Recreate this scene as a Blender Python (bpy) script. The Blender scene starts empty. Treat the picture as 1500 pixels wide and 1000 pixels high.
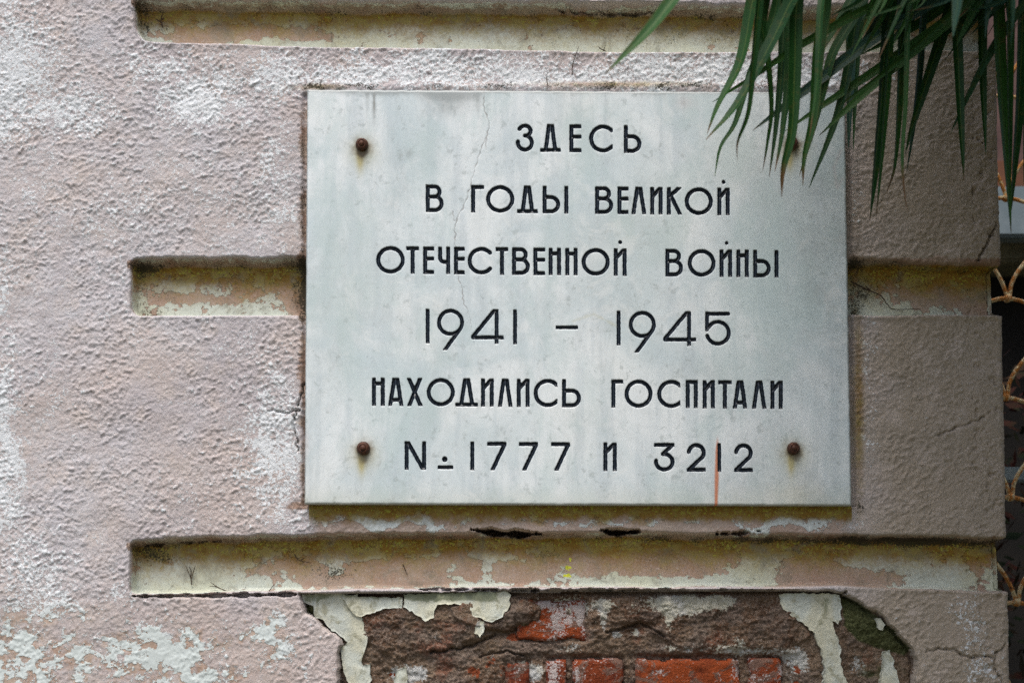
import bpy, bmesh, math, random
import numpy as np
from mathutils import Vector, Matrix
from mathutils.geometry import delaunay_2d_cdt

R = math.radians
random.seed(7)
rng = np.random.default_rng(11)
S = bpy.context.scene
COL = S.collection

# ------------------------------------------------------------------ camera
ZC = 2.20                                   # height of the picture centre on the wall (m)
PITCH, FPX, SHIFT, DIST = R(3.7), 2083.0, 0.16, 2.12
fwd = np.array([0, math.cos(PITCH), math.sin(PITCH)])
upv = np.array([0, -math.sin(PITCH), math.cos(PITCH)])
rgt = np.array([1.0, 0, 0])
_c = fwd + upv * (SHIFT * 1500 / FPX)
CAM = np.array([0, 0, ZC]) - _c * (DIST / _c[1])
cd = bpy.data.cameras.new('camera'); cam = bpy.data.objects.new('camera', cd); COL.objects.link(cam)
cam.location = CAM; cam.rotation_euler = (math.pi / 2 + PITCH, 0, 0)
cd.sensor_width = 36; cd.lens = FPX * 36 / 1500; cd.shift_y = SHIFT
cd.clip_start = 0.05; cd.clip_end = 500
cd.dof.use_dof = True; cd.dof.focus_distance = DIST * 1.01; cd.dof.aperture_fstop = 4.5
S.camera = cam

# ------------------------------------------------------------------ light
W = bpy.data.worlds.new('World'); S.world = W; W.use_nodes = True
wn = W.node_tree; wn.nodes.clear()
sky = wn.nodes.new('ShaderNodeTexSky'); sky.sky_type = 'NISHITA'; sky.sun_disc = False
SUN_EL, SUN_AZ = R(64), R(-10)              # azimuth measured from the wall's outward normal, to the left
sky.sun_elevation = SUN_EL; sky.sun_rotation = R(180) - SUN_AZ
sky.dust_density = 4; sky.air_density = 1.0; sky.ozone_density = 1.0
bg = wn.nodes.new('ShaderNodeBackground'); bg.inputs[1].default_value = 0.12
wo = wn.nodes.new('ShaderNodeOutputWorld')
wn.links.new(sky.outputs[0], bg.inputs[0]); wn.links.new(bg.outputs[0], wo.inputs[0])
sl = bpy.data.lights.new('sun', 'SUN'); sl.energy = 1.75; sl.angle = R(32); sl.color = (1, .985, .955)
so = bpy.data.objects.new('sun', sl); COL.objects.link(so)
to_sun = Vector((math.sin(SUN_AZ) * math.cos(SUN_EL), -math.cos(SUN_AZ) * math.cos(SUN_EL), math.sin(SUN_EL)))
so.rotation_euler = to_sun.to_track_quat('Z', 'Y').to_euler()
S.view_settings.view_transform = 'Standard'; S.view_settings.look = 'None'
S.view_settings.gamma = 1; S.view_settings.exposure = 0.60; S.view_settings.use_curve_mapping = False
S.render.engine = 'CYCLES'
S.cycles.use_denoising = False

# ------------------------------------------------------------------ pixel <-> place
def P(px, py, y=0.0):
    """the point at depth y seen at pixel (px, py) of the photograph"""
    px = np.asarray(px, float); py = np.asarray(py, float)
    a = (px - 750) / FPX; b = (500 - py) / FPX + SHIFT * 1500 / FPX
    d = fwd[None, :] + a.reshape(-1, 1) * rgt + b.reshape(-1, 1) * upv
    t = (y - CAM[1]) / d[:, 1]
    return CAM + d * t[:, None]
def V(px, py, y=0.0): return Vector(P([px], [py], y)[0])
def UV(X, Z, y=0.0):
    dx = X - CAM[0]; dy = y - CAM[1]; dz = Z - CAM[2]
    zc = dy * fwd[1] + dz * fwd[2]; yc = dy * upv[1] + dz * upv[2]
    return 750 + FPX * dx / zc, 500 - FPX * yc / zc + SHIFT * 1500

# ------------------------------------------------------------------ noise
def _perm(seed): 
    r = np.random.default_rng(seed); return r.random((256, 256)).astype(np.float32) * 6.2831853
def pn(x, y, seed=0):
    """2-D gradient noise, about -1..1"""
    g = _perm(seed)
    x = np.asarray(x, np.float32); y = np.asarray(y, np.float32)
    xi = np.floor(x).astype(np.int32); yi = np.floor(y).astype(np.int32)
    xf = x - xi; yf = y - yi
    u = xf * xf * xf * (xf * (xf * 6 - 15) + 10); v = yf * yf * yf * (yf * (yf * 6 - 15) + 10)
    def c(i, j):
        a = g[(xi + i) & 255, (yi + j) & 255]; return np.cos(a) * (xf - i) + np.sin(a) * (yf - j)
    n0 = c(0, 0) * (1 - u) + c(1, 0) * u; n1 = c(0, 1) * (1 - u) + c(1, 1) * u
    return (n0 * (1 - v) + n1 * v) * 1.5
def fbm(x, y, wl, octv=4, seed=0, gain=.5):
    s = 0; a = 1; t = 0
    for k in range(octv):
        s = s + a * pn(x / wl, y / wl, seed + k); t += a; a *= gain; wl /= 2.03
    return s / t * 1.4
def worley(x, y, seed=0):
    r = np.random.default_rng(seed); jx = r.random((256, 256)).astype(np.float32); jy = r.random((256, 256)).astype(np.float32)
    x = np.asarray(x, np.float32); y = np.asarray(y, np.float32); xi = np.floor(x).astype(np.int32); yi = np.floor(y).astype(np.int32)
    best = np.full(x.shape, 9, np.float32)
    for i in (-1, 0, 1):
        for j in (-1, 0, 1):
            a = (xi + i) & 255; b = (yi + j) & 255
            best = np.minimum(best, (xi + i + jx[a, b] - x) ** 2 + (yi + j + jy[a, b] - y) ** 2)
    return np.sqrt(best)
def ss(a, b, x):
    t = np.clip((x - a) / (b - a), 0, 1); return t * t * (3 - 2 * t)
def blob(u, v, x, y, rx, ry): return np.exp(-(((u - x) / rx) ** 2 + ((v - y) / ry) ** 2))
def poly_sd(u, v, pts):
    """signed distance to a polygon, negative inside"""
    pts = np.array(pts, float); d = np.full(u.shape, 1e9); ins = np.zeros(u.shape, bool)
    n = len(pts)
    for i in range(n):
        ax, ay = pts[i]; bx, by = pts[(i + 1) % n]
        ex, ey = bx - ax, by - ay
        t = np.clip(((u - ax) * ex + (v - ay) * ey) / (ex * ex + ey * ey + 1e-9), 0, 1)
        d = np.minimum(d, np.hypot(u - ax - ex * t, v - ay - ey * t))
        if ay != by:
            c = ((ay > v) != (by > v)) & (u < (bx - ax) * (v - ay) / (by - ay) + ax); ins ^= c
    return np.where(ins, -d, d)
def line_d(u, v, pts):
    d = np.full(u.shape, 1e9)
    for (ax, ay), (bx, by) in zip(pts[:-1], pts[1:]):
        ex, ey = bx - ax, by - ay
        t = np.clip(((u - ax) * ex + (v - ay) * ey) / (ex * ex + ey * ey + 1e-9), 0, 1)
        d = np.minimum(d, np.hypot(u - ax - ex * t, v - ay - ey * t))
    return d

# ------------------------------------------------------------------ object helpers
def props(o, label=None, cat=None, group=None, kind=None):
    if label: o['label'] = label
    if cat: o['category'] = cat
    if group: o['group'] = group
    if kind: o['kind'] = kind
    return o
def empty(name, loc=(0, 0, 0)):
    o = bpy.data.objects.new(name, None); o.empty_display_size = .05; COL.objects.link(o); o.location = loc; return o
def link(name, me, mat, parent=None):
    o = bpy.data.objects.new(name, me); COL.objects.link(o)
    if mat: me.materials.append(mat)
    if parent:
        o.parent = parent; o.matrix_parent_inverse = Matrix.Translation(-Vector(parent_world(parent)))
    return o
def parent_world(p):
    v = Vector(p.location)
    q = p
    while q.parent:
        v = v + q.matrix_parent_inverse.translation; q = q.parent; v = v + Vector(q.location)
    return v
def fast_mesh(name, co, quads, attrs=None, smooth=True, normals=None):
    me = bpy.data.meshes.new(name)
    me.vertices.add(len(co)); me.vertices.foreach_set('co', np.asarray(co, np.float32).ravel())
    n = len(quads)
    me.loops.add(n * 4); me.loops.foreach_set('vertex_index', np.asarray(quads, np.int32).ravel())
    me.polygons.add(n); me.polygons.foreach_set('loop_start', np.arange(0, n * 4, 4, dtype=np.int32))
    me.polygons.foreach_set('loop_total', np.full(n, 4, np.int32))
    me.update(calc_edges=True)
    me.polygons.foreach_set('use_smooth', np.full(n, smooth))
    if attrs:
        for k, a in attrs.items():
            at = me.attributes.new(k, 'FLOAT', 'POINT'); at.data.foreach_set('value', np.asarray(a, np.float32))
    if normals is not None: me.normals_split_custom_set_from_vertices(normals.astype(np.float32))
    return me
def sub_mesh(name, co, quads, sel, attrs, normals):
    q = quads[sel]; ids, inv = np.unique(q.ravel(), return_inverse=True)
    return fast_mesh(name, co[ids], inv.reshape(-1, 4), {k: a[ids] for k, a in attrs.items()}, True, normals[ids])
def grid_quads(nr, nc):
    i = np.arange(nr * nc).reshape(nr, nc)
    return np.stack([i[:-1, :-1], i[1:, :-1], i[1:, 1:], i[:-1, 1:]], -1).reshape(-1, 4)
def grid_normals(co, nr, nc):
    c = co.reshape(nr, nc, 3)
    du = np.gradient(c, axis=1); dv = np.gradient(c, axis=0)
    n = np.cross(dv, du); n /= np.linalg.norm(n, axis=2, keepdims=True) + 1e-12
    return n.reshape(-1, 3)
def tube(pts, rad, seg=7, taper=None):
    pts = [Vector(p) for p in pts]; vs = []; fs = []
    for i, p in enumerate(pts):
        t = (pts[min(i + 1, len(pts) - 1)] - pts[max(i - 1, 0)]).normalized()
        a = t.cross(Vector((0, 1, 0.01))); a.normalize(); b = t.cross(a)
        r = rad if taper is None else rad * taper[i]
        for k in range(seg):
            th = 2 * math.pi * k / seg; vs.append(p + a * math.cos(th) * r + b * math.sin(th) * r)
    for i in range(len(pts) - 1):
        for k in range(seg):
            k2 = (k + 1) % seg; fs.append((i * seg + k, i * seg + k2, (i + 1) * seg + k2, (i + 1) * seg + k))
    fs.append(tuple(range(seg))[::-1]); fs.append(tuple(range((len(pts) - 1) * seg, len(pts) * seg)))
    return vs, fs
def mesh_from(name, vs, fs, smooth=True):
    me = bpy.data.meshes.new(name); me.from_pydata([tuple(v) for v in vs], [], fs); me.update()
    for p in me.polygons: p.use_smooth = smooth
    return me
def merge(parts):
    V_, F_ = [], []
    for vs, fs in parts:
        o = len(V_); V_ += list(vs); F_ += [tuple(i + o for i in f) for f in fs]
    return V_, F_
def spline(pts, n=6):
    pts = [Vector(p) for p in pts]; out = []
    q = [pts[0] * 2 - pts[1]] + pts + [pts[-1] * 2 - pts[-2]]
    for i in range(1, len(q) - 2):
        for k in range(n):
            t = k / n; a, b, c, d = q[i - 1], q[i], q[i + 1], q[i + 2]
            out.append(0.5 * ((2 * b) + (c - a) * t + (2 * a - 5 * b + 4 * c - d) * t * t + (3 * b - a - 3 * c + d) * t ** 3))
    out.append(pts[-1]); return out

# ------------------------------------------------------------------ materials
class NT:
    def __init__(s, name):
        s.m = bpy.data.materials.new(name); s.m.use_nodes = True; s.t = s.m.node_tree; s.t.nodes.clear()
        s.b = s.n('ShaderNodeBsdfPrincipled'); s.o = s.n('ShaderNodeOutputMaterial'); s.l(s.b.outputs[0], s.o.inputs[0])
        s.co = s.n('ShaderNodeTexCoord').outputs['Object']
    def n(s, k, **kw):
        x = s.t.nodes.new(k)
        for a, b in kw.items(): setattr(x, a, b)
        return x
    def l(s, a, b): s.t.links.new(a, b)
    def put(s, inp, v):
        if isinstance(v, (int, float)): inp.default_value = v
        elif isinstance(v, tuple): inp.default_value = v + (1,) if len(v) == 3 and len(inp.default_value) == 4 else v
        else: s.l(v, inp)
    def math(s, op, a, b=0.0, c=None, clamp=False):
        x = s.n('ShaderNodeMath', operation=op, use_clamp=clamp); s.put(x.inputs[0], a); s.put(x.inputs[1], b)
        if c is not None: s.put(x.inputs[2], c)
        return x.outputs[0]
    def noise(s, scale, detail=4, rough=.55, stretch=None, off=0.0, dist=0.0):
        x = s.n('ShaderNodeTexNoise'); x.inputs['Scale'].default_value = scale; x.inputs['Detail'].default_value = detail
        x.inputs['Roughness'].default_value = rough; x.inputs['Distortion'].default_value = dist
        m = s.n('ShaderNodeMapping'); s.l(s.co, m.inputs[0]); m.inputs['Location'].default_value = (off, off * .7, off * .3)
        if stretch: m.inputs['Scale'].default_value = stretch
        s.l(m.outputs[0], x.inputs['Vector']); return x.outputs['Fac']
    def attr(s, name): return s.n('ShaderNodeAttribute', attribute_name=name).outputs['Fac']
    def step(s, x, a, b):
        m = s.n('ShaderNodeMapRange', interpolation_type='SMOOTHSTEP'); s.put(m.inputs[0], x)
        m.inputs[1].default_value = a; m.inputs[2].default_value = b; return m.outputs[0]
    def mix(s, f, a, b):
        m = s.n('ShaderNodeMix', data_type='RGBA'); s.put(m.inputs[0], f); s.put(m.inputs[6], a); s.put(m.inputs[7], b); return m.outputs[2]
    def mixf(s, f, a, b):
        m = s.n('ShaderNodeMix', data_type='FLOAT'); s.put(m.inputs[0], f); s.put(m.inputs[2], a); s.put(m.inputs[3], b); return m.outputs[0]
    def bump(s, h, dist, strength=1.0):
        b = s.n('ShaderNodeBump'); b.inputs['Strength'].default_value = strength; b.inputs['Distance'].default_value = dist
        s.l(h, b.inputs['Height']); s.l(b.outputs[0], s.b.inputs['Normal'])
    def done(s, col, rough=.9, spec=.3):
        s.put(s.b.inputs['Base Color'], col); s.put(s.b.inputs['Roughness'], rough); s.b.inputs['Specular IOR Level'].default_value = spec
        return s.m

def mat_plaster():
    k = NT('weathered_plaster')
    lime, moss, grime_shade, brown, sm, lich = [k.attr(a) for a in ('lime', 'moss', 'grime_shade', 'brown', 'smooth', 'lichen')]
    fine = k.noise(230, 4, .65); fine2 = k.noise(420, 3, .6, off=3.1); mid = k.noise(55, 7, .62, stretch=(.8, 1, 1.15), off=1.3, dist=.4)
    big = k.noise(7, 4, .6, off=5.5); tone = k.noise(24, 4, .6, off=9.1)
    # pink wash: rough stucco a little greyer than the smooth channels
    rp = k.mix(k.step(big, .38, .62), (.475, .400, .372), (.445, .405, .415))
    rp = k.mix(k.math('MULTIPLY', k.step(fine2, .44, .60), .30), rp, (.60, .56, .55))
    rp = k.mix(k.math('MULTIPLY', k.step(k.noise(520, 3, .7, off=41), .56, .66), .45), rp, (.27, .225, .205))
    rp = k.mix(k.attr('tan'), rp, (.35, .29, .215))  # paints the darker right-hand falloff into the wash colour
    rp = k.mix(k.math('MULTIPLY', k.attr('haze'), k.step(k.mixf(.5, mid, fine), .30, .62)), rp, (.62, .64, .67))
    rp = k.mix(k.math('MULTIPLY', k.step(tone, .5, .72), .5), rp, (.55, .47, .42))
    gp = k.mix(k.step(tone, .35, .65), (.39, .27, .205), (.42, .325, .255))
    base = k.mix(sm, rp, gp)
    base = k.mix(k.math('MULTIPLY', k.step(fine2, .50, .68), .35), base, (.62, .57, .54))
    nz = k.mixf(sm, k.mixf(.25, fine, mid), k.mixf(.22, mid, fine))
    t = k.math('ADD', lime, k.math('MULTIPLY', k.math('SUBTRACT', nz, .5), k.mixf(sm, 3.3, 2.0)))
    lm = k.mixf(sm, k.step(t, .45, .59), k.step(t, .47, .56))
    lcol = k.mix(k.attr('chan'), k.mix(sm, (.68, .70, .71), (.58, .63, .61)), k.mix(k.step(big, .4, .6), (.56, .575, .46), (.56, .59, .52)))
    lcol = k.mix(k.math('MULTIPLY', k.step(fine2, .55, .68), .35), lcol, (.40, .40, .37))
    c = k.mix(lm, base, lcol)
    # brown undercoat showing through, and shade painted on the groove undersides
    tb = k.math('ADD', brown, k.math('MULTIPLY', k.math('SUBTRACT', k.mixf(.5, mid, fine), .5), 1.6))
    c = k.mix(k.math('MULTIPLY', k.step(tb, .42, .68), .85), c, k.mix(k.step(tone, .4, .6), (.25, .15, .10), (.33, .24, .175)))
    # algae: ochre film, then yellow-green dots
    tm = k.math('ADD', moss, k.math('MULTIPLY', k.math('SUBTRACT', k.mixf(.6, mid, fine), .5), .9))
    c = k.mix(k.math('MULTIPLY', k.step(tm, .12, .8), .93), c, k.mix(k.step(mid, .42, .6), (.25, .135, .014), (.30, .215, .05)))
    dots = k.math('MULTIPLY', k.step(k.math('ADD', k.math('MULTIPLY', moss, .24), fine), .76, .84), k.step(moss, .3, .9))
    c = k.mix(k.math('MULTIPLY', dots, .85), c, (.40, .38, .06))
    c = k.mix(k.step(k.math('ADD', lich, k.math('MULTIPLY', k.math('SUBTRACT', mid, .5), 1.2)), .45, .55), c, (.60, .62, .06))
    dz = k.math('MULTIPLY', k.step(k.noise(31, 7, .7, off=81, dist=.6), .50, .68), k.math('MULTIPLY', k.attr('chan'), .55))
    c = k.mix(dz, c, (.20, .185, .14))
    spk = k.math('MULTIPLY', k.step(k.noise(300, 4, .75, off=83), .60, .68), k.math('MULTIPLY', k.attr('chan'), k.step(k.noise(14, 4, .6, off=85), .40, .62)))
    c = k.mix(k.math('MULTIPLY', spk, .8), c, (.06, .055, .04))
    # black specks of mould, plus shade painted into pits and groove undersides
    tg = k.math('ADD', grime_shade, k.math('MULTIPLY', k.math('SUBTRACT', k.mixf(.35, fine2, mid), .5), 2.0))
    c = k.mix(k.math('MULTIPLY', k.step(tg, .5, .72), .9), c, (.035, .032, .022))
    k.bump(k.math('ADD', k.mixf(sm, k.math('MULTIPLY', k.math('ADD', fine, fine2), .6), k.math('MULTIPLY', fine, .25)), k.math('MULTIPLY', lm, k.mixf(sm, .15, .7))), .0020, .8)
    return k.done(c, .95, .12)
def mat_mortar():
    k = NT('crumbling_mortar')
    lime, moss, red, green = [k.attr(a) for a in ('lime', 'moss', 'brown', 'green')]
    fine = k.noise(260, 5, .7); mid = k.noise(48, 7, .65, off=2.2, dist=.5); big = k.noise(13, 4, .6, off=4.4)
    c = k.mix(k.step(big, .36, .64), (.115, .064, .038), (.22, .155, .105))
    c = k.mix(k.math('MULTIPLY', k.step(k.noise(19, 4, .6, off=31), .5, .62), .6), c, (.17, .135, .115))
    c = k.mix(k.math('MULTIPLY', k.step(k.noise(15, 4, .6, off=37), .55, .66), .6), c, (.22, .075, .04))
    c = k.mix(k.math('MULTIPLY', k.step(fine, .46, .60), .6), c, (.32, .25, .20))
    c = k.mix(k.math('MULTIPLY', k.step(k.noise(340, 3, .7, off=33), .58, .66), .7), c, (.035, .022, .015))
    c = k.mix(k.math('MULTIPLY', k.step(mid, .56, .66), .6), c, (.055, .036, .024))
    c = k.mix(k.math('MULTIPLY', k.step(k.math('ADD', red, k.math('MULTIPLY', k.math('SUBTRACT', mid, .5), 1.6)), .5, .62), .9), c, (.27, .062, .022))
    c = k.mix(k.math('MULTIPLY', k.step(k.math('ADD', lime, k.math('MULTIPLY', k.math('SUBTRACT', k.mixf(.5, mid, fine), .5), 2.2)), .45, .60), .92), c,
              k.mix(k.step(big, .4, .6), (.56, .54, .44), (.55, .555, .54)))
    c = k.mix(k.math('MULTIPLY', k.step(k.math('ADD', green, k.math('MULTIPLY', k.math('SUBTRACT', mid, .5), 1.2)), .3, .7), .9), c,
              k.mix(k.step(fine, .4, .6), (.045, .058, .018), (.10, .115, .045)))
    k.bump(k.math('ADD', fine, mid), .0045, 1.0)
    return k.done(c, .95, .15)
def mat_brick():
    k = NT('old_red_brick')
    fine = k.noise(240, 5, .7); mid = k.noise(38, 7, .68, off=7.7, dist=.7); big = k.noise(11, 3, .6, off=1.7)
    c = k.mix(k.step(big, .35, .65), (.30, .060, .016), (.13, .026, .012))
    c = k.mix(k.math('MULTIPLY', k.step(fine, .46, .62), .4), c, (.38, .10, .035))
    c = k.mix(k.math('MULTIPLY', k.step(k.noise(30, 7, .72, off=71, dist=.9), .50, .56), .8), c, k.mix(fine, (.10, .06, .045), (.26, .19, .15)))
    c = k.mix(k.math('MULTIPLY', k.step(mid, .56, .68), .7), c, (.075, .020, .014))
    l2 = k.noise(26, 8, .72, off=12.3, dist=.9)
    c = k.mix(k.math('MULTIPLY', k.step(k.math('ADD', k.attr('lime'), k.math('MULTIPLY', k.math('SUBTRACT', k.mixf(.62, l2, fine), .5), 4.2)), .42, .66), .9), c, k.mix(fine, (.36, .28, .26), (.66, .62, .60)))
    k.bump(k.math('ADD', fine, mid), .004, 1.0)
    return k.done(c, .9, .2)
def mat_flake():
    k = NT('old_limewash')
    fine = k.noise(300, 4, .65); mid = k.noise(60, 6, .62, off=3.3, dist=.5); big = k.noise(22, 4, .6, off=8.4, stretch=(1, 1, .6))
    c = k.mix(k.step(big, .38, .62), (.56, .55, .43), (.53, .56, .50))
    c = k.mix(k.math('MULTIPLY', k.step(mid, .52, .66), .7), c, (.27, .26, .17))
    g = k.attr('green')
    c = k.mix(k.math('MULTIPLY', k.step(k.math('ADD', g, k.math('MULTIPLY', k.math('SUBTRACT', mid, .5), 1.5)), .35, .75), .85), c, k.mix(fine, (.13, .15, .085), (.24, .26, .17)))
    c = k.mix(k.math('MULTIPLY', k.step(fine, .62, .72), .6), c, (.10, .10, .06))
    k.bump(k.math('ADD', k.math('MULTIPLY', fine, .5), mid), .0022, .7)
    return k.done(c, .85, .25)
def mat_marble():
    k = NT('engraved_marble')
    ink, grey, rust, crack, yel, pink = [k.attr(a) for a in ('ink', 'grey', 'rust', 'crack', 'yellow', 'pink')]
    cl = k.noise(5, 6, .62, off=2.0, dist=.8); vn = k.noise(16, 8, .7, off=6.0, dist=1.6, stretch=(1.2, 1, .8)); fine = k.noise(160, 5, .7); sp = k.noise(75, 3, .6, off=14)
    drip = k.noise(30, 4, .6, off=21, stretch=(1.6, 1, .16))
    c = k.mix(k.step(cl, .36, .64), (.56, .64, .655), (.76, .80, .80))
    c = k.mix(k.math('MULTIPLY', k.step(drip, .45, .68), .5), c, (.49, .56, .59))
    c = k.mix(k.math('MULTIPLY', k.step(k.math('ABSOLUTE', k.math('SUBTRACT', vn, .5)), .035, .0), .20), c, (.40, .43, .42))
    c = k.mix(k.math('MULTIPLY', k.step(sp, .60, .70), .45), c, (.33, .37, .36))
    c = k.mix(k.math('MULTIPLY', k.step(k.noise(34, 5, .7, off=51, dist=.6), .58, .70), .38), c, (.36, .41, .40))
    c = k.mix(k.math('MULTIPLY', k.step(k.noise(11, 5, .7, off=57, dist=1.2), .54, .66), .5), c, (.76, .79, .78))
    c = k.mix(k.math('MULTIPLY', k.step(k.noise(9, 6, .7, off=61, stretch=(1, 1, .5), dist=.5), .46, .64), .5), c, (.46, .57, .56))
    c = k.mix(k.math('MULTIPLY', k.step(fine, .60, .75), .18), c, (.42, .45, .44))
    gk = k.math('ADD', grey, k.math('MULTIPLY', k.math('SUBTRACT', k.mixf(.5, vn, fine), .5), .9))
    c = k.mix(k.math('MULTIPLY', k.step(gk, .15, .95), .75), c, (.25, .27, .26))
    c = k.mix(k.math('MULTIPLY', yel, .75), c, (.48, .43, .22))
    c = k.mix(k.math('MULTIPLY', pink, .5), c, (.55, .42, .40))
    c = k.mix(k.math('MULTIPLY', k.step(k.math('ADD', rust, k.math('MULTIPLY', k.math('SUBTRACT', fine, .5), .35)), .1, .9), .95), c, (.13, .085, .03))
    c = k.mix(k.math('MULTIPLY', k.attr('orange'), .9), c, (.55, .17, .06))
    c = k.mix(k.math('MULTIPLY', k.step(crack, 1.1, .3), .55), c, (.20, .17, .15))
    inkm = k.step(k.math('ADD', ink, k.math('MULTIPLY', k.math('SUBTRACT', fine, .5), 1.1)), .25, -.25)
    c = k.mix(inkm, c, (.009, .015, .024))
    k.bump(k.mixf(.5, fine, vn), .0006, .35)
    return k.done(c, k.mixf(inkm, k.mixf(vn, .32, .52), .30), .5)
def mat_leaf(name, a, b, tip=(.10, .055, .02)):
    k = NT(name)
    t = k.attr('along'); e = k.attr('edge')
    rnd = k.n('ShaderNodeObjectInfo').outputs['Random']
    rib = k.noise(90, 3, .6, off=1.0); big = k.noise(6, 3, .6)
    c = k.mix(k.step(k.math('ADD', big, k.math('MULTIPLY', rnd, .5)), .5, .95), a, b)
    c = k.mix(k.step(rnd, .80, .95), c, (.035, .115, .018))
    lines = k.n('ShaderNodeMath', operation='SINE'); k.l(k.math('MULTIPLY', e, 26.0), lines.inputs[0])
    c = k.mix(k.math('MULTIPLY', k.step(lines.outputs[0], .2, 1.0), .35), c, (.004, .026, .008))
    c = k.mix(k.math('MULTIPLY', k.step(rib, .56, .66), .5), c, (.06, .07, .015))
    c = k.mix(k.math('MULTIPLY', k.step(k.math('ABSOLUTE', e), .14, .0), .55), c, (.12, .17, .04))
    dr = k.attr('dry')
    c = k.mix(k.step(k.math('ADD', k.math('SUBTRACT', t, dr), k.math('MULTIPLY', k.math('SUBTRACT', rib, .5), .03)), -.03, .02), c, tip)
    c = k.mix(k.math('MULTIPLY', k.math('MULTIPLY', k.step(k.math('ABSOLUTE', e), .75, 1.0), k.step(big, .5, .6)), .4), c, (.14, .13, .03))
    k.b.inputs['Transmission Weight'].default_value = 0
    k.bump(k.noise(260, 2, .5, stretch=(1, 1, .08)), .0008, .5)
    return k.done(c, .5, .22)
def mat_iron():
    k = NT('peeling_painted_iron')
    f = k.noise(90, 6, .65); 
    c = k.mix(k.step(f, .40, .54), (.60, .50, .30), (.42, .17, .035))
    c = k.mix(k.step(f, .60, .66), c, (.09, .035, .015))
    k.bump(f, .001, .6); return k.done(c, .7, .3)
def mat_simple(name, a, b, scale, rough=.85, bump=.002, spec=.3, metal=0):
    k = NT(name); f = k.noise(scale, 6, .6); c = k.mix(k.step(f, .35, .65), a, b)
    if bump: k.bump(f, bump, .6)
    k.b.inputs['Metallic'].default_value = metal
    return k.done(c, rough, spec)

M_plaster, M_mortar, M_brick, M_flake, M_marble = mat_plaster(), mat_mortar(), mat_brick(), mat_flake(), mat_marble()
M_leaf = mat_leaf('palm_leaf_green', (.008, .048, .008), (.020, .080, .012))
M_leaf2 = mat_leaf('palm_leaf_blue_green', (.015, .055, .036), (.030, .085, .055))
M_stem = mat_simple('palm_stem', (.07, .09, .03), (.10, .11, .04), 30, .6)
M_trunk = mat_simple('palm_trunk_fibre', (.10, .065, .035), (.05, .032, .018), 60, .95, .01)
M_iron = mat_iron()
M_bolt = mat_simple('rusted_bolt', (.045, .018, .010), (.11, .040, .018), 300, .6, .0008, .5, .4)
M_twig = mat_simple('dry_twig', (.035, .022, .014), (.08, .05, .03), 200, .9, 0)
M_ground = mat_simple('trodden_earth', (.12, .10, .07), (.08, .09, .05), 8, .95, .01)

# ------------------------------------------------------------------ ground
g = bpy.data.meshes.new('ground'); g.from_pydata([(-60, -60, 0), (60, -60, 0), (60, 60, 0), (-60, 60, 0)], [], [(0, 1, 2, 3)])
props(link('ground', g, M_ground), kind='structure')

# ------------------------------------------------------------------ the wall
def steps(a, b, fine, lo, hi, mx):
    """fine steps between lo and hi, growing to mx outside"""
    x = list(np.arange(lo, hi, fine)); d = fine; t = lo
    left = []
    while t > a: d = min(d * 1.12, mx); t -= d; left.append(t)
    d = fine; t = x[-1]; right = []
    while t < b: d = min(d * 1.12, mx); t += d; right.append(t)
    return np.array(left[::-1] + x + right)
EDGE = P([1473], [620])[0][0] * 1000          # right-hand corner of the wall (mm)
cx = steps(-3200, -2900, 1.7, -765, EDGE - 9, 14)
cx = cx[cx <= EDGE - 9]
zz = steps(-2185, 1400, 1.7, -520, 518, 11) # mm above the picture centre, from below to above
zz = zz[::-1]
# arc coordinate: front, rounded corner, return
rc = 9.0
th = np.linspace(0, math.pi / 2, 6)[1:]
front = np.stack([cx, np.zeros_like(cx), np.zeros_like(cx) - 1.0 * 0], 1)
colx = list(cx) + [EDGE - rc + rc * math.sin(a) for a in th] + [EDGE] * 40
side = np.cumsum(np.linspace(3, 14, 40))
coly = [0.0] * len(cx) + [rc - rc * math.cos(a) for a in th] + list(rc + side)
nx = [0.0] * len(cx) + [math.sin(a) for a in th] + [1.0] * 40
ny = [-1.0] * len(cx) + [-math.cos(a) for a in th] + [0.0] * 40
colx, coly, nx, ny = map(np.array, (colx, coly, nx, ny))
arc = np.concatenate([cx, EDGE - rc + rc * th, EDGE + 5 + side])
NR, NC = len(zz), len(colx)
Xg = np.repeat(colx[None], NR, 0); Yg = np.repeat(coly[None], NR, 0); Zg = np.repeat(zz[:, None], NC, 1)
AX = np.repeat(arc[None], NR, 0)
U, Vv = UV(AX / 1000, ZC + Zg / 1000)
U = U.astype(np.float64); Vv = Vv.astype(np.float64)
dzc = np.gradient(-zz); dxc = np.gradient(arc)
fineness = np.repeat(np.clip(1.3 - dzc / 9, 0, 1)[:, None], NC, 1) * np.clip(1.3 - dxc / 9, 0, 1)[None]
fineness = np.clip(fineness * 1.2, 0, 1)
x, z = AX, Zg

HOLE = [(438, 869), (443, 886), (448, 895), (461, 905), (472, 917), (490, 928), (496, 935), (500, 945), (496, 955), (495, 975), (497, 1000), (505, 1040), (560, 1090),
        (900, 1110), (1250, 1085), (1335, 1040), (1343, 1000), (1341, 985), (1343, 965), (1338, 950), (1326, 937), (1312, 922), (1298, 905), (1278, 893), (1256, 880), (1234, 868), (1150, 864), (740, 866), (600, 868)]
near = (U > 300) & (U < 1480) & (Vv > 780) & (Vv < 1200)
hole = np.full(U.shape, 500.0)
hole[near] = poly_sd(U[near], Vv[near], HOLE)
hole = hole + fbm(x, z, 22, 4, 40) * 4.0 * (Vv > 872)

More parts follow.
